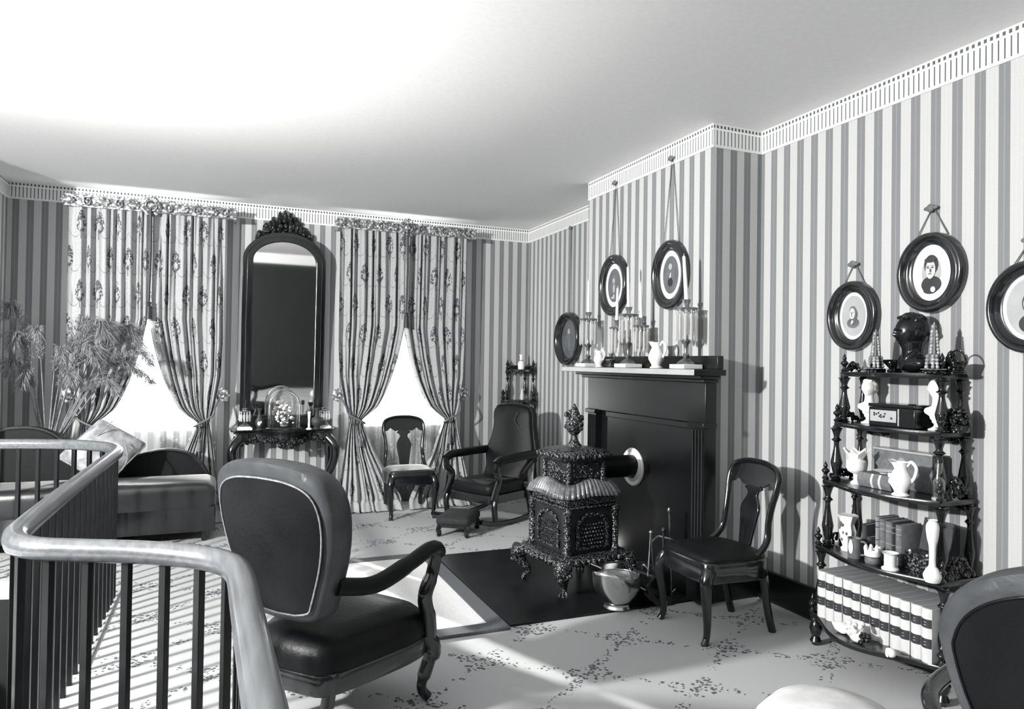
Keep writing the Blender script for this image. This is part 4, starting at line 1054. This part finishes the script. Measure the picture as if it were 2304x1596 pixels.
# carved galleries along the right-hand end and back of every shelf above the lowest
rd = random.Random(31)
for z, hw, fe, fc, pd in SH[1:]:
    for s in (-1, 1):
        mb = MB(); y = s*(hw-.012); n = 16 if s < 0 else 7
        for i in range(n):
            t = (i+.5)/n; x = lerp(-pd+.02, -.05, t); h = (.085 if s < 0 else .04)*sin(pi*t)**.7
            for k in range(3): mb.sph((x+rd.uniform(-.008, .008), y+rd.uniform(-.006, .006), z+h*rd.random()+.008), (.012, .007, .012), 6, 5)
        mb.tube(spline([(-pd+.015, y, z+.01), (lerp(-pd, -.05, .5), y, z+(.10 if s < 0 else .05)), (-.05, y, z+.01)], 6), .007, 6)
        obj('carved_gallery', mb, M['crest'], wt, sm=60)
        if z < 1.4:
            mb = MB(); hw2 = hw
            for i in range(8):
                mb.sph((-.02, s*(hw-.03-.045*i*.5), z-.035-.020*abs(sin(i*.9))), (.008, .013, .015), 6, 5)
            obj('pendant_fret', mb, M['crest'], wt, sm=60)

def head(mb, r, Mh, ft=1.0):
    """one continuous face: an egg pushed in and out by eyes, nose, lips and chin; front is -y, centre at the origin"""
    nu, nv = 56, 44; vs = []; fs = []
    bumps = [(.15, 0, -.17, .085, .12), (.08, 0, .02, .06, .15), (.07, -.20, .17, .17, .06), (.07, .20, .17, .17, .06), (-.11, -.26, .03, .12, .09), (-.11, .26, .03, .12, .09),
             (.05, -.26, .02, .07, .05), (.05, .26, .02, .07, .05), (.08, 0, -.46, .17, .045), (-.05, 0, -.535, .16, .025), (.07, 0, -.60, .14, .045), (.12, 0, -.84, .16, .12), (.04, -.36, -.22, .16, .16), (.04, .36, -.22, .16, .16)]
    for j in range(nv+1):
        ph = -pi/2+pi*j/nv
        for i in range(nu):
            th = 2*pi*i/nu; x, y, z = cos(ph)*sin(th), -cos(ph)*cos(th), sin(ph)
            t = max(0, -z-.05); X_ = x*.70*(1-.34*t); Y_ = y*.86*(1-.10*t)
            if y > 0: Y_ = y*.84+.06*y
            f = max(0, -y)**.5 if y < 0 else 0
            for am, bx, bz, sx, sz in bumps:
                f2 = math.exp(-((X_-bx*.85)/sx)**2-((z-bz)/sz)**2); Y_ -= am*ft*f2*(1 if y < .1 else 0)*f
            vs.append((X_*r, Y_*r, z*r))
    for j in range(nv):
        for i in range(nu): k = (i+1) % nu; fs.append((j*nu+i, j*nu+k, (j+1)*nu+k, (j+1)*nu+i))
    mb.add(vs, fs, Mh)
def bust(label, loc, h, rz, mat, face=0, socle=True, seed=1):
    t = thing('bust', label, 'bust', loc, rz); q = random.Random(seed); big = not socle
    z0 = .20*h if socle else 0; r = (.205 if socle else .30)*h
    if socle:
        obj('socle', MB().lathe(spline([(.16*h, 0), (.165*h, .02*h), (.11*h, .045*h), (.07*h, .08*h), (.065*h, .12*h), (.10*h, .155*h), (.085*h, .20*h)], 3), 22), mat, t, sm=60)
    Mh = T(0, -.01*h, h-r*1.10) @ RZ(face)
    mb = MB()
    if big:
        mb.sph((0, .01*h, .155*h), (.42*h, .19*h, .15*h), 26, 14); mb.sph((0, 0, .20*h), (.27*h, .17*h, .15*h), 22, 12)
        mb.lathe([(.19*h, .12*h), (.155*h, .25*h), (.15*h, .36*h), (.17*h, .50*h)], 18, sy=1.05)
        for s in (-1, 1): mb.tube(spline([(s*.16*h, .02*h, .36*h), (s*.13*h, -.13*h, .25*h), (s*.05*h, -.19*h, .06*h)], 6), .032*h, 8)
    else:
        mb.sph((0, 0, z0+.16*h), (.205*h, .125*h, .125*h), 22, 12); mb.sph((0, -.01*h, z0+.06*h), (.14*h, .10*h, .11*h), 18, 10)
        for s in (-1, 1): mb.sph((s*.155*h, .01*h, z0+.165*h), (.085*h, .095*h, .075*h), 14, 9)
        mb.lathe([(.13*h, z0+.20*h), (.10*h, z0+.29*h), (.092*h, z0+.36*h), (.095*h, z0+.48*h)], 16)
        for i in range(3): mb.tube(spline([(-.19*h, -.04*h, z0+(.22-.05*i)*h), (-.04*h, -.125*h, z0+(.15-.045*i)*h), (.17*h, -.06*h, z0+(.20-.05*i)*h)], 6), .014*h, 6)
    head(mb, r, Mh, 1.15 if big else 1.0)
    for s in (-1, 1): mb.sph((s*r*.69, .06*r, -.06*r), (r*.07, r*.15, r*.21), 8, 6, Mh)
    obj('figure', mb, mat, t, remesh=.0030 if big else .0026)
    mb = MB()
    for i in range(60):
        a = q.uniform(0, 6.28); e = q.uniform(-.5, 1.5); x, y, z = cos(e)*cos(a), cos(e)*sin(a), sin(e)
        if y < .12-.62*max(0, z-.45)*2: continue
        mb.sph((x*r*.70, y*r*.86, z*r*.98), (r*.20, r*.20, r*.15), 8, 6, Mh)
    mb.sph((0, .17*r, .20*r), (r*.74, r*.80, r*.88), 22, 14, Mh)
    for i in range(12): mb.sph((q.uniform(-.45, .45)*r, -.34*r+q.uniform(-.12, .1)*r, q.uniform(.72, .88)*r), (r*.18, r*.16, r*.13), 8, 6, Mh)
    obj('hair', mb, mat, t, remesh=.0032)
    return t
Z4 = SH[4][0]; Z3 = SH[3][0]; Z2 = SH[2][0]; Z1 = SH[1][0]; Z0 = SH[0][0]
M['bronze'] = plain('dark_bronze', .03, .26, .7, .2, .010, 12, .1)
bust('dark bronze bust in profile on the top shelf of the whatnot', (3.05, 2.365, Z4), .29, -120, M['bronze'], 0, socle=False, seed=3)
bust('white bisque bust at the left end of the second whatnot shelf', (3.06, 2.612, Z3), .232, -62, M['white'], -20, seed=5)
bust('white bisque bust at the right beside the music box on the second whatnot shelf', (3.035, 2.222, Z3), .238, -66, M['white'], 38, seed=7)
def obelisk(label, loc, h):
    t = thing('shell_obelisk', label, 'ornament', loc, 0, 'shell-work obelisks')
    mb = MB(); mb.box((0, 0, .009), (.066, .066, .018)).box((0, 0, .03), (.058, .058, .026), taper=.75); obj('base', mb, M['crest'], t, bev=.002)
    obj('shaft', MB().box((0, 0, h/2+.02), (.042, .042, h-.045), taper=.42), M['cloth'], t, bev=.002)
    mb = MB()
    n = 11
    for i in range(n):
        z = .03+(h-.05)*i/n; w = lerp(.027, .010, i/n)
        for a in range(4):
            for s in ((-1, 1) if i < 4 else (0,)):
                p = RZ(90*a) @ V((s*w*.55, -w*1.0, z)); mb.sph(tuple(p), (.0085 if i < 4 else .0075,)*2+(.009,), 7, 5)
    mb.lathe([(.010, h-.02), (.012, h-.01), (.004, h), (0, h+.012)], 8)
    for a in range(4):
        for s in (-1, 1): p = RZ(90*a) @ V((s*.018, -.034, .018)); mb.tube([(p[0]+.0, p[1], p[2]+.0), (p[0], p[1], p[2]+.002)], .016, 10)
    obj('shells', mb, M['gilt2'], t, sm=60)
M['gilt2'] = plain('pale_shell_work', .50, .35, 0, .1, .16, 60)
obelisk('pale shell-covered obelisk left of the dark bronze bust', (3.0, 2.525, Z4), .205)
obelisk('pale shell-covered obelisk right of the dark bronze bust', (2.985, 2.205, Z4), .225)
mb = MB(); mb.lathe([(.028, 0), (.032, .01), (.022, .02), (.045, .05), (.052, .062), (.046, .064)], 16, lobes=8, la=.08)
one('fluted_dish', 'small dark fluted dish between left obelisk and bronze bust', 'dish', mb, M['crest'], (3.06, 2.468, Z4))
t = thing('handled_basket', 'small dark basket with arched handle at the right end of the top shelf', 'basket', (3.04, 2.115+.10, Z4)); t.location.y = 2.135
mb = MB(); mb.lathe([(.032, 0), (.036, .008), (.026, .018), (.040, .05), (.044, .058), (.038, .058)], 16, lobes=12, la=.06); obj('bowl', mb, M['crest'], t)
mb = MB(); mb.tube([(0, .04*cos(a*pi/12), .055+.05*sin(a*pi/12)) for a in range(13)], .004, 6); obj('handle', mb, M['crest'], t)
# second shelf: music box and dark carved ornament
mbx = thing('music_box', 'dark wooden box with pale painted front panel between the two white busts', 'box', (3.035, 2.408, Z3), 0)
obj('case', MB().bb(-.07, .07, -.125, .125, 0, .092), M['woodx'], mbx, bev=.004)
obj('lid', MB().bb(-.073, .073, -.128, .128, .093, .110), M['woodx'], mbx, bev=.005)
obj('painted_panel', MB().bb(-.0735, -.069, -.03, .115, .022, .078), M['print'], mbx, bev=.001)
mb = MB(); q = random.Random(2)
for i in range(13): mb.sph((-.074, q.uniform(-.01, .095), .052+q.uniform(-.012, .012)), (.002, .006, .005), 6, 5)
obj('painted_flowers', mb, M['hair'], mbx, sm=60)
obj('brass_strip', MB().bb(-.0735, -.069, -.045, -.038, .008, .088), M['pale_lit'], mbx)
obj('lid_catch', MB().lathe([(.018, 0), (.016, .004), (.0, .005)], 12, c=(-.03, -.08, .110)), M['black'], mbx)
mb = MB(); q = random.Random(4)
for i in range(60):
    a = q.uniform(0, 6.28); e = q.uniform(0, 1.5); mb.sph((.035*cos(a)*cos(e), .035*sin(a)*cos(e), .03+.075*sin(e)), .012, 6, 5)
mb.lathe([(.04, 0), (.042, .02), (.02, .05), (.0, .06)], 14)
one('cone_ornament', 'dark knobbly cone ornament at the right end of the second whatnot shelf', 'ornament', mb, M['crest'], (3.05, 2.13, Z3), sm=60)
# third shelf
t = thing('flower_vase', 'white vase with flaring petal rim at the left of the middle whatnot shelf', 'vase', (2.955, 2.595, Z2))
obj('body', MB().lathe([(.026, 0), (.028, .008), (.013, .02), (.014, .05), (.040, .065), (.047, .08), (.046, .115), (.030, .128), (.034, .135)], 20), M['white'], t)
mb = MB()
for a in range(7):
    M4 = RZ(a*360/7) @ T(.026, 0, .13) @ RY(38); mb.prism([(-.016, 0), (.016, 0), (.022, .03), (.006, .052), (0, .064), (-.006, .052), (-.022, .03)], -.0025, .0025, 'yz', M4)
obj('petal_rim', mb, M['white'], t, bev=.001)
def book(label, loc, dims, rz, cover, group=None, lying=False, bands=0, bandmat=None, cat='book'):
    """spine faces local -x, runs along z; dims = (depth, thickness, height)"""
    d, w, h = dims; t = thing('book', label, cat, loc, rz, group)
    mb = MB(); c = .0025; n = 8
    sp = [(-d/2-.012*cos(pi*(i/n-.5))*1.0+.012*0, -w/2+w*i/n) for i in range(n+1)]
    out = [(d/2, -w/2), (d/2, -w/2+c), (-d/2+c, -w/2+c), (-d/2+c, w/2-c), (d/2, w/2-c), (d/2, w/2)]+list(reversed(sp))
    mb.prism(out, 0, h, 'xy'); obj('cover', mb, cover, t, sm=50)
    obj('page_block', MB().bb(-d/2+c, d/2-.004, -w/2+c, w/2-c, .004, h-.004), M['pages'], t)
    for z, hh, mt_ in (bands or []):
        mb = MB(); e = .0012
        vs = []
        for i in range(n+1):
            y = -w/2+w*i/n; x = -d/2-.012*cos(pi*(i/n-.5))-e; vs += [(x, y*.99, z), (x, y*.99, z+hh)]
        mb.add(vs, [(2*i, 2*i+2, 2*i+3, 2*i+1) for i in range(n)]); obj('spine_label', mb, mt_, t, sm=60)
    return t
def rot_book(t, rx, ry, rz): t.rotation_euler = (RAD(rx), RAD(ry), RAD(rz))
b = book('thick grey book lying flat with pale bands under the small plate', (2.985, 2.455, Z2+.0345), (.115, .068, .185), 0, M['cloth'], bands=[(.075, .012, M['spine']), (.118, .012, M['spine'])])
rot_book(b, 90, 0, 0); b.location = (2.985, 2.555, Z2+.036)
mb = MB(); mb.lathe([(.022, 0), (.024, .004), (.05, .012), (.054, .015), (.05, .016), (.02, .007), (0, .007)], 24)
one('small_plate', 'small pale plate resting on the thick lying book', 'plate', mb, M['white'], (2.985, 2.455, Z2+.072))
jug('slim white pitcher on the middle whatnot shelf', (2.885, 2.29, Z2), .155, 110)
t = thing('lacquer_panel_box', 'large upright grey box with scrollwork front at the back of the middle shelf', 'box', (3.085, 2.42, Z2), -2)
obj('case', MB().bb(-.03, .035, -.165, .16, 0, .175), M['cloth'], t, bev=.003)
obj('top_edge', MB().bb(-.036, .04, -.168, .163, .176, .186), M['pale_lit'], t, bev=.002)
mb = MB()
for s in (-1, 1):
    for k in range(3):
        mb.tube([(-.031, s*(.02+.035*k+.022*cos(a*.55)*(1-a/14)), .10+.03*sin(a*.55)*(1-a/14)) for a in range(13)], .0016, 5)
mb.sph((-.031, 0, .13), (.002, .02, .02), 8, 6); obj('scroll_relief', mb, M['pages'], t, sm=60)
obj('dark_end', MB().bb(-.032, .036, -.176, -.1655, 0, .178), M['black'], t, bev=.002)
t = thing('decanter', 'clear glass oil bottle with dark stopper right of the slim white pitcher', 'bottle', (2.955, 2.155, Z2))
obj('bottle', MB().lathe([(.024, 0), (.026, .01), (.026, .08), (.02, .095), (.012, .11), (.014, .16), (.012, .165)], 18), M['decant'], t)
obj('stopper', MB().lathe([(.010, .165), (.018, .17), (.016, .18), (.011, .19), (.015, .20), (0, .205)], 12), M['woodx'], t)
obj('base_ring', MB().lathe([(.028, 0), (.03, .006), (.027, .012)], 18), M['pale_lit'], t)
# fourth shelf
t = thing('figurine_vase', 'white figurine vase with dark relief at the left of the fourth whatnot shelf', 'vase', (2.955, 2.645, Z1))
obj('body', MB().lathe([(.03, 0), (.032, .01), (.022, .02), (.036, .06), (.040, .10), (.030, .135), (.042, .165), (.048, .18), (.040, .178)], 16, lobes=6, la=.10), M['white'], t)
mb = MB(); q = random.Random(8)
for i in range(12): a = q.uniform(2.2, 4.6); mb.sph((.037*cos(a), .037*sin(a), q.uniform(.05, .14)), (.006, .006, .009), 6, 5)
obj('relief', mb, M['dim'], t, sm=60)
t = thing('mug', 'grey mug with white relief figure in front of the figurine vase', 'mug', (2.875, 2.53, Z1))
obj('body', MB().lathe([(.030, 0), (.032, .004), (.031, .09), (.034, .096), (.030, .097), (.028, .02), (0, .02)], 22), M['cloth'], t)
mb = MB(); mb.sph((-.0315, -.004, .055), (.004, .014, .032), 10, 8).sph((-.0315, -.004, .09-.008), (.005, .008, .01), 8, 6); obj('relief_figure', mb, M['white'], t, sm=60)
mb = MB(); mb.tube(spline([(.005, -.031, .085), (.01, -.055, .08), (.01, -.055, .03), (.005, -.031, .02)], 5), .005, 7); obj('handle', mb, M['cloth'], t)
book('small dark book standing behind the grey mug', (3.02, 2.56, Z1), (.10, .03, .15), 6, M['clothd'])
book('low dark book standing left of the row of five cloth books', (3.005, 2.515, Z1), (.10, .028, .10), 0, M['clothd'])
t = thing('crenellated_cup', 'white cup with notched rim on a grey stand in front of the cloth books', 'cup', (2.875, 2.43, Z1))
obj('stand', MB().lathe([(.030, 0), (.034, .006), (.033, .026), (.030, .03)], 18), M['cloth'], t)
obj('bowl', MB().lathe([(.026, .03), (.035, .036), (.036, .06), (.034, .066), (.030, .064)], 18), M['white'], t)
mb = MB()
for a in range(7): mb.lathe([(.008, .06), (.009, .072), (.004, .082)], 8, c=(.031*cos(a*.9), .031*sin(a*.9), 0))
obj('rim_points', mb, M['white'], t)
y = 2.487
for i, (w, h, mt_, nm) in enumerate(((.020, .205, 'pages', 'thin pale grey'), (.030, .20, 'cloth', 'mid grey'), (.036, .196, 'cloth', 'broad grey ribbed'), (.016, .192, 'clothd', 'narrow dark'), (.034, .19, 'cloth', 'grey tooled'))):
    book('%s book, %s of the five standing on the fourth shelf' % (nm, ('first', 'second', 'third', 'fourth', 'fifth')[i]), (3.03, y-w/2, Z1), (.13, w, h), 0, M[mt_], 'cloth books on the fourth shelf',
         bands=[(h*q_, .004, M['pages'] if mt_ != 'pages' else M['clothd']) for q_ in (.15, .45, .75, .88)])
    y -= w+.0015
mb = MB(); mb.lathe([(.036, 0), (.037, .006), (.026, .014), (.026, .068), (.034, .074), (.036, .078), (.03, .076), (.022, .07), (0, .07)], 22)
one('spill_cup', 'white straight-sided cup on flared foot in front of the cloth books', 'cup', mb, M['white'], (2.865, 2.325, Z1))
t = thing('card_box', 'dark open-lidded box with shell-patterned front on the fourth whatnot shelf', 'box', (3.0, 2.242, Z1), -4)
obj('box', MB().bb(-.06, .06, -.085, .07, 0, .085), M['iron'], t, bev=.003)
obj('raised_lid', MB().box((0, 0, .075), (.008, .155, .15), T(.03, -.0075, .085) @ RY(14)), M['clothd'], t, bev=.002)
obj('bead_row', MB().sph((-.06, .04, .09), .006).sph((-.06, -.05, .09), .006), M['white'], t)
mb = MB(); mb.lathe(spline([(.028, 0), (.032, .008), (.036, .03), (.022, .06), (.014, .075), (.014, .15), (.022, .19), (.026, .24), (.016, .265), (.02, .27), (.014, .265)], 4), 20)
one('tall_vase', 'tall slender white vase at the right end of the fourth whatnot shelf', 'vase', mb, M['white'], (2.875, 2.125, Z1))
# the row of law books on the lowest shelf
ords = ['first', 'second', 'third', 'fourth', 'fifth', 'sixth', 'seventh', 'eighth', 'ninth', 'tenth', 'eleventh', 'last']
y = 2.752; L_ = lambda k: 'tan calf law book with dark labels, %s from the left on the lowest whatnot shelf' % ords[k]
lb = [(.152, .038, M['label']), (.064, .042, M['label'])]
gl = []
for z, hh, _ in lb: gl += [(z+hh*.32, .0025, M['gold']), (z+hh*.62, .0025, M['gold'])]
proto = book(L_(0), (2.985, y-.0255, Z0), (.235, .050, .235), 0, M['spine'], 'law books on the lowest shelf', bands=lb)
for pz, ph, mt_ in gl:
    mb = MB(); vs = []
    for i in range(9):
        yy = -.025+.05*i/8; x = -.1175-.012*cos(pi*(i/8-.5))-.0020; vs += [(x, yy*.7, pz), (x, yy*.7, pz+ph)]
    mb.add(vs, [(2*i, 2*i+2, 2*i+3, 2*i+1) for i in range(8)]); obj('gilt_lettering', mb, mt_, proto, sm=60)
for k in range(1, 12):
    q = dup(proto, (2.985+random.uniform(-.004, .004), y-.0255-.0532*k, Z0), 0, L_(k))
# sea shells and a trinket before the books
def shell(label, loc, s, rz):
    t = thing('sea_shell', label, 'shell', loc, rz, 'white sea shells on the lowest shelf')
    mb = MB(); mb.sph((0, 0, s*.55), (s*.62, s*.85, s*.55), 18, 12)
    for i in range(7): mb.sph((s*.05*i, s*(.45+.11*i), s*(.55+.02*i)), s*(.40-.05*i), 10, 7)
    for i in range(5): mb.sph((-s*.35+.0*i, s*(-.6+.3*i), s*.95-.1*s*abs(i-2)), s*.16, 8, 6)
    obj('whorl', mb, M['white'], t, remesh=.0035)
    obj('lip', MB().sph((-s*.45, -s*.25, s*.4), (s*.2, s*.5, s*.34), 12, 8), M['mat'], t)
shell('large round white sea shell before the tan law books, at their left', (2.792, 2.528, Z0), .046, 20)
shell('smaller white sea shell before the tan law books, at their right', (2.762, 2.235, Z0), .036, -40)
t = thing('shell_trinket', 'white coral trinket with dark mottled side between the two sea shells', 'ornament', (2.762, 2.40, Z0))
mb = MB(); q = random.Random(6)
mb.sph((0, .01, .03), (.034, .04, .03), 12, 8)
for i in range(22): mb.sph((q.uniform(-.03, .02), q.uniform(-.01, .05), q.uniform(.01, .085)*1.0), q.uniform(.008, .016), 7, 5)
obj('coral', mb, M['white'], t, sm=60)
mb = MB()
for i in range(14): mb.sph((q.uniform(-.025, .02), q.uniform(-.05, -.02), q.uniform(.012, .06)), q.uniform(.008, .014), 7, 5)
obj('mottled_side', mb, M['crest'], t, sm=60)

# ================================================================ corner shelf behind the rocker
cs = thing('corner_whatnot', 'small dark corner whatnot with turned posts behind the rocking chair', 'corner shelf', (3.14, 7.17, 0), 0)
for z, r in ((.10, .38), (.58, .34), (1.055, .305), (1.385, .25)):
    o = [(0, 0), (-r, 0)]+[(-r*cos(a*pi/16)*(1-.18*sin(a*pi/8)**2), -r*sin(a*pi/16)*(1-.18*sin(a*pi/8)**2)) for a in range(1, 8)]+[(0, -r)]
    mb = MB(); mb.prism(o, z-.02, z, 'xy'); obj('shelf', mb, M['wood'], cs, bev=.003)
    mb = MB()
    for i in range(10):
        a = (i+.5)/10*pi/2; q = r*(1-.18*sin(2*a)**2)
        if z > .6: mb.sph((-q*cos(a), -q*sin(a), z-.028), (.012, .012, .016), 7, 5)
    if z > .6: obj('apron_carving', mb, M['crest'], cs, sm=60)
for z0, z1, r in ((0, .56, .32), (.58, 1.035, .29), (1.055, 1.365, .235)):
    for x, y in ((-r, -.02), (-.02, -r), (-.03, -.03)):
        obj('post', MB().lathe(turned(z0, z1, .022, 0), 12, c=(x, y, 0)), M['wood'], cs)
for x, y in ((-.235, -.02), (-.02, -.235)):
    mb = MB(); mb.lathe([(.014, 1.385), (.022, 1.40), (.012, 1.42), (.022, 1.445), (.010, 1.47), (.0, 1.50)], 10, c=(x, y, 0)); obj('finial', mb, M['wood'], cs)
    mb = MB(); mb.lathe([(.014, 1.055), (.026, 1.075), (.014, 1.10), (.024, 1.13), (.0, 1.17)], 10, c=(x*1.22-.0, y*1.22, 0)); obj('finial', mb, M['wood'], cs)
obj('gallery', MB().bb(-.21, -.02, -.012, -.002, 1.39, 1.43).bb(-.012, -.002, -.21, -.02, 1.39, 1.43), M['crest'], cs, bev=.003)
mb = MB(); mb.lathe([(.03, 0), (.036, .006), (.038, .07), (.028, .085), (.018, .10), (.017, .145), (.024, .165), (.018, .165)], 18)
t = one('corner_vase', 'pale narrow-necked vase on top of the corner whatnot', 'vase', mb, M['white'], (3.03, 7.06, 1.386))
obj('dark_collar', MB().lathe([(.0195, .085), (.022, .09), (.0195, .104)], 16), M['dim'], t)
t = thing('glass_figure', 'small pale glass ornament on the lower open shelf of the corner whatnot', 'ornament', (3.02, 7.0, 1.056))
obj('body', MB().lathe([(.035, 0), (.04, .01), (.034, .05), (.02, .09), (.012, .13), (.014, .15), (.004, .19)], 16), M['decant'], t)
obj('core', MB().lathe([(.018, .004), (.02, .05), (.008, .12)], 12), M['white'], t)

# ================================================================ oval pictures
def oval_picture(label, loc, face, hw, hh, fw, fh, person, cord_h, split, fdep=.045):
    """face: 'x' hangs on a wall facing -x.  local: picture in the yz plane, front toward -x"""
    t = thing('oval_picture', label, 'picture', loc)
    # frame: moulded ring
    N_ = 64; prof = [(1.0, 0), (1.0, .45), (.93, .85), (.80, 1.0), (.62, .95), (.48, .62), (.36, .70), (.22, .55), (.08, .42), (0, .40), (0, 0)]
    vs = []; fs = []
    for i in range(N_):
        a = 2*pi*i/N_
        for w, d in prof:
            vs.append((-d*fdep, (hw-fw*(1-w))*cos(a), (hh-fh*(1-w))*sin(a)))
    k = len(prof)
    for i in range(N_):
        for j in range(k-1): fs.append((i*k+j, i*k+j+1, ((i+1) % N_)*k+j+1, ((i+1) % N_)*k+j))
    mb = MB(); mb.add(vs, fs); obj('frame', mb, M['woodg'], t, sm=60)
    iw, ih = hw-fw, hh-fh
    def disc(mb, d, w, h, c=(0, 0), e=None, rot=0):
        p = []
        for i in range(36):
            a = 2*pi*i/36; y, z = w*cos(a), h*sin(a)
            if e: y, z = e(y, z)
            p.append((c[0]+y*cos(rot)-z*sin(rot), c[1]+y*sin(rot)+z*cos(rot)))
        mb.prism(p, -d-.0006, -d, 'yz')
    def wash(mb, d, w, h): disc(mb, d, w, h)
    dark = person in ('fig1', 'fig2', 'none')
    mb = MB()
    if person != 'none':
        disc(mb, .010, iw*1.02, ih*1.02); obj('mat', mb, M['mat'], t, sm=0)
    mb = MB(); P = []
    def lay(mat, w, h, c, rot=0, e=None):
        if mat not in P: P.append(mat)
        mb.cur = P.index(mat); lay.d += .0008; disc(mb, lay.d, w*iw, h*ih, (c[0]*iw, c[1]*ih), e, rot)
    lay.d = .0110
    coat = lambda y, z: (y*(1+.35*max(0, -z/(ih*.3))), z)
    if person == 'man':                        # dark-haired man in dark coat on white
        lay(M['mat'], .98, .98, (0, 0))
        lay(M['print'], .50, .60, (0, .02))
        lay(M['hair'], .52, .30, (0, -.42)); lay(M['hair'], .36, .14, (.05, -.62))
        lay(M['hair'], .36, .36, (0, .28))
        lay(M['mat'], .12, .10, (-.10, -.60))
        lay(M['skin'], .25, .33, (.02, .12)); lay(M['hair'], .30, .10, (.03, .46)); lay(M['skin'], .15, .12, (.02, -.10))
        for s in (-1, 1): lay(M['hair'], .06, .022, (.02+s*.11, .18)); lay(M['dim'], .07, .012, (.02+s*.11, .24))
        lay(M['dim'], .035, .07, (.0, .08)); lay(M['dim'], .09, .016, (.02, -.04))
    elif person == 'lady':                     # pale-haired sitter turned aside, dark blob beside the face
        lay(M['print'], .84, .86, (0, 0))
        lay(M['cloth'], .44, .22, (.02, -.30)); lay(M['dim'], .36, .15, (.0, -.26)); lay(M['mat'], .06, .16, (.05, -.22), .5)
        lay(M['dim'], .25, .27, (-.05, .06)); lay(M['cloth'], .24, .26, (.02, .16)); lay(M['skin'], .19, .23, (.05, .10)); lay(M['dim'], .04, .016, (.0, .14)); lay(M['dim'], .04, .016, (.12, .14)); lay(M['dim'], .025, .05, (.07, .08)); lay(M['dim'], .06, .012, (.06, -.01))
    elif person == 'side':                     # bearded sitter facing left
        lay(M['print'], .86, .88, (0, 0))
        lay(M['hair'], .46, .30, (-.05, -.50)); lay(M['mat'], .10, .18, (.02, -.40), .4)
        lay(M['hair'], .34, .36, (-.05, .12)); lay(M['skin'], .22, .28, (.02, .10)); lay(M['dim'], .05, .02, (.10, .16)); lay(M['dim'], .05, .02, (-.04, .16)); lay(M['dim'], .10, .10, (.02, -.08))
    elif person == 'fig1':                     # two dark plates with pale standing sitter
        lay(M['dim'], .74, .78, (0, 0)); lay(M['cloth'], .34, .40, (0, .08)); lay(M['print'], .14, .12, (.04, .22)); lay(M['print'], .10, .22, (0, -.14)); lay(M['mat'], .05, .04, (0, -.46)); lay(M['print'], .22, .06, (.08, -.56))
    elif person == 'fig2':
        lay(M['dim'], .72, .78, (0, 0)); lay(M['cloth'], .40, .44, (0, .02)); lay(M['print'], .15, .13, (.02, .34)); lay(M['mat'], .04, .16, (.02, -.06), .25); lay(M['hair'], .22, .18, (0, -.30))
    else:
        lay(M['dim'], 1.02, 1.02, (0, 0)); lay(M['cloth'], .30, .40, (.1, .1)); lay(M['print'], .14, .14, (.1, .4)); lay(M['cloth'], .25, .2, (0, -.4))
    obj('portrait', mb, P, t, sm=0)
    # cords up to the knob
    mb = MB(); y0 = hw*.42; z0 = hh*.90
    for s in (-1, 1): mb.tube([(-.012, s*y0*split, z0), (-.006, s*.006, cord_h)], .0028, 6)
    obj('hanging_cord', mb, M['cordm'], t)
    mb = MB(); mb.lathe([(.006, 0), (.006, .014), (.018, .018), (.020, .026), (.012, .034), (0, .036)], 14, T(0, 0, cord_h) @ RY(-90)); mb.sph((-.022, .022, cord_h), (.006, .014, .010), 8, 6); mb.sph((-.022, -.022, cord_h), (.006, .014, .010), 8, 6)
    obj('knob', mb, M['cordm'], t)
    return t
M['woodg'] = plain('glossy_black_frame', .010, .16, 0, .7, .018, 7, .05)
oval_picture('oval framed portrait on the chimney breast above the near single girandole', (XC, 3.935, 2.062), 'x', .200, .235, .078, .072, 'fig2', .785, 1.0)
oval_picture('oval framed portrait on the chimney breast above the middle candelabrum', (XC, 4.668, 2.062), 'x', .205, .238, .078, .072, 'fig1', .79, .8)
oval_picture('small oval portrait of a pale-haired sitter, lower left on the right-hand wall', (XR, 2.795, 1.735), 'x', .165, .190, .074, .062, 'lady', .280, 1.0)
oval_picture('largest oval portrait of a dark-haired man in dark coat on the right-hand wall', (XR, 2.345, 1.918), 'x', .174, .195, .074, .060, 'man', .312, 1.1)
oval_picture('oval portrait cut by the right edge of the photo on the right-hand wall', (XR, 1.895, 1.722), 'x', .176, .200, .060, .058, 'side', .285, 1.0)
oval_picture('dark oval picture seen at a slant on the wall left of the chimney breast', (XR, 6.15, 1.70), 'x', .255, .265, .085, .075, 'none', 1.098, .18, fdep=.07)
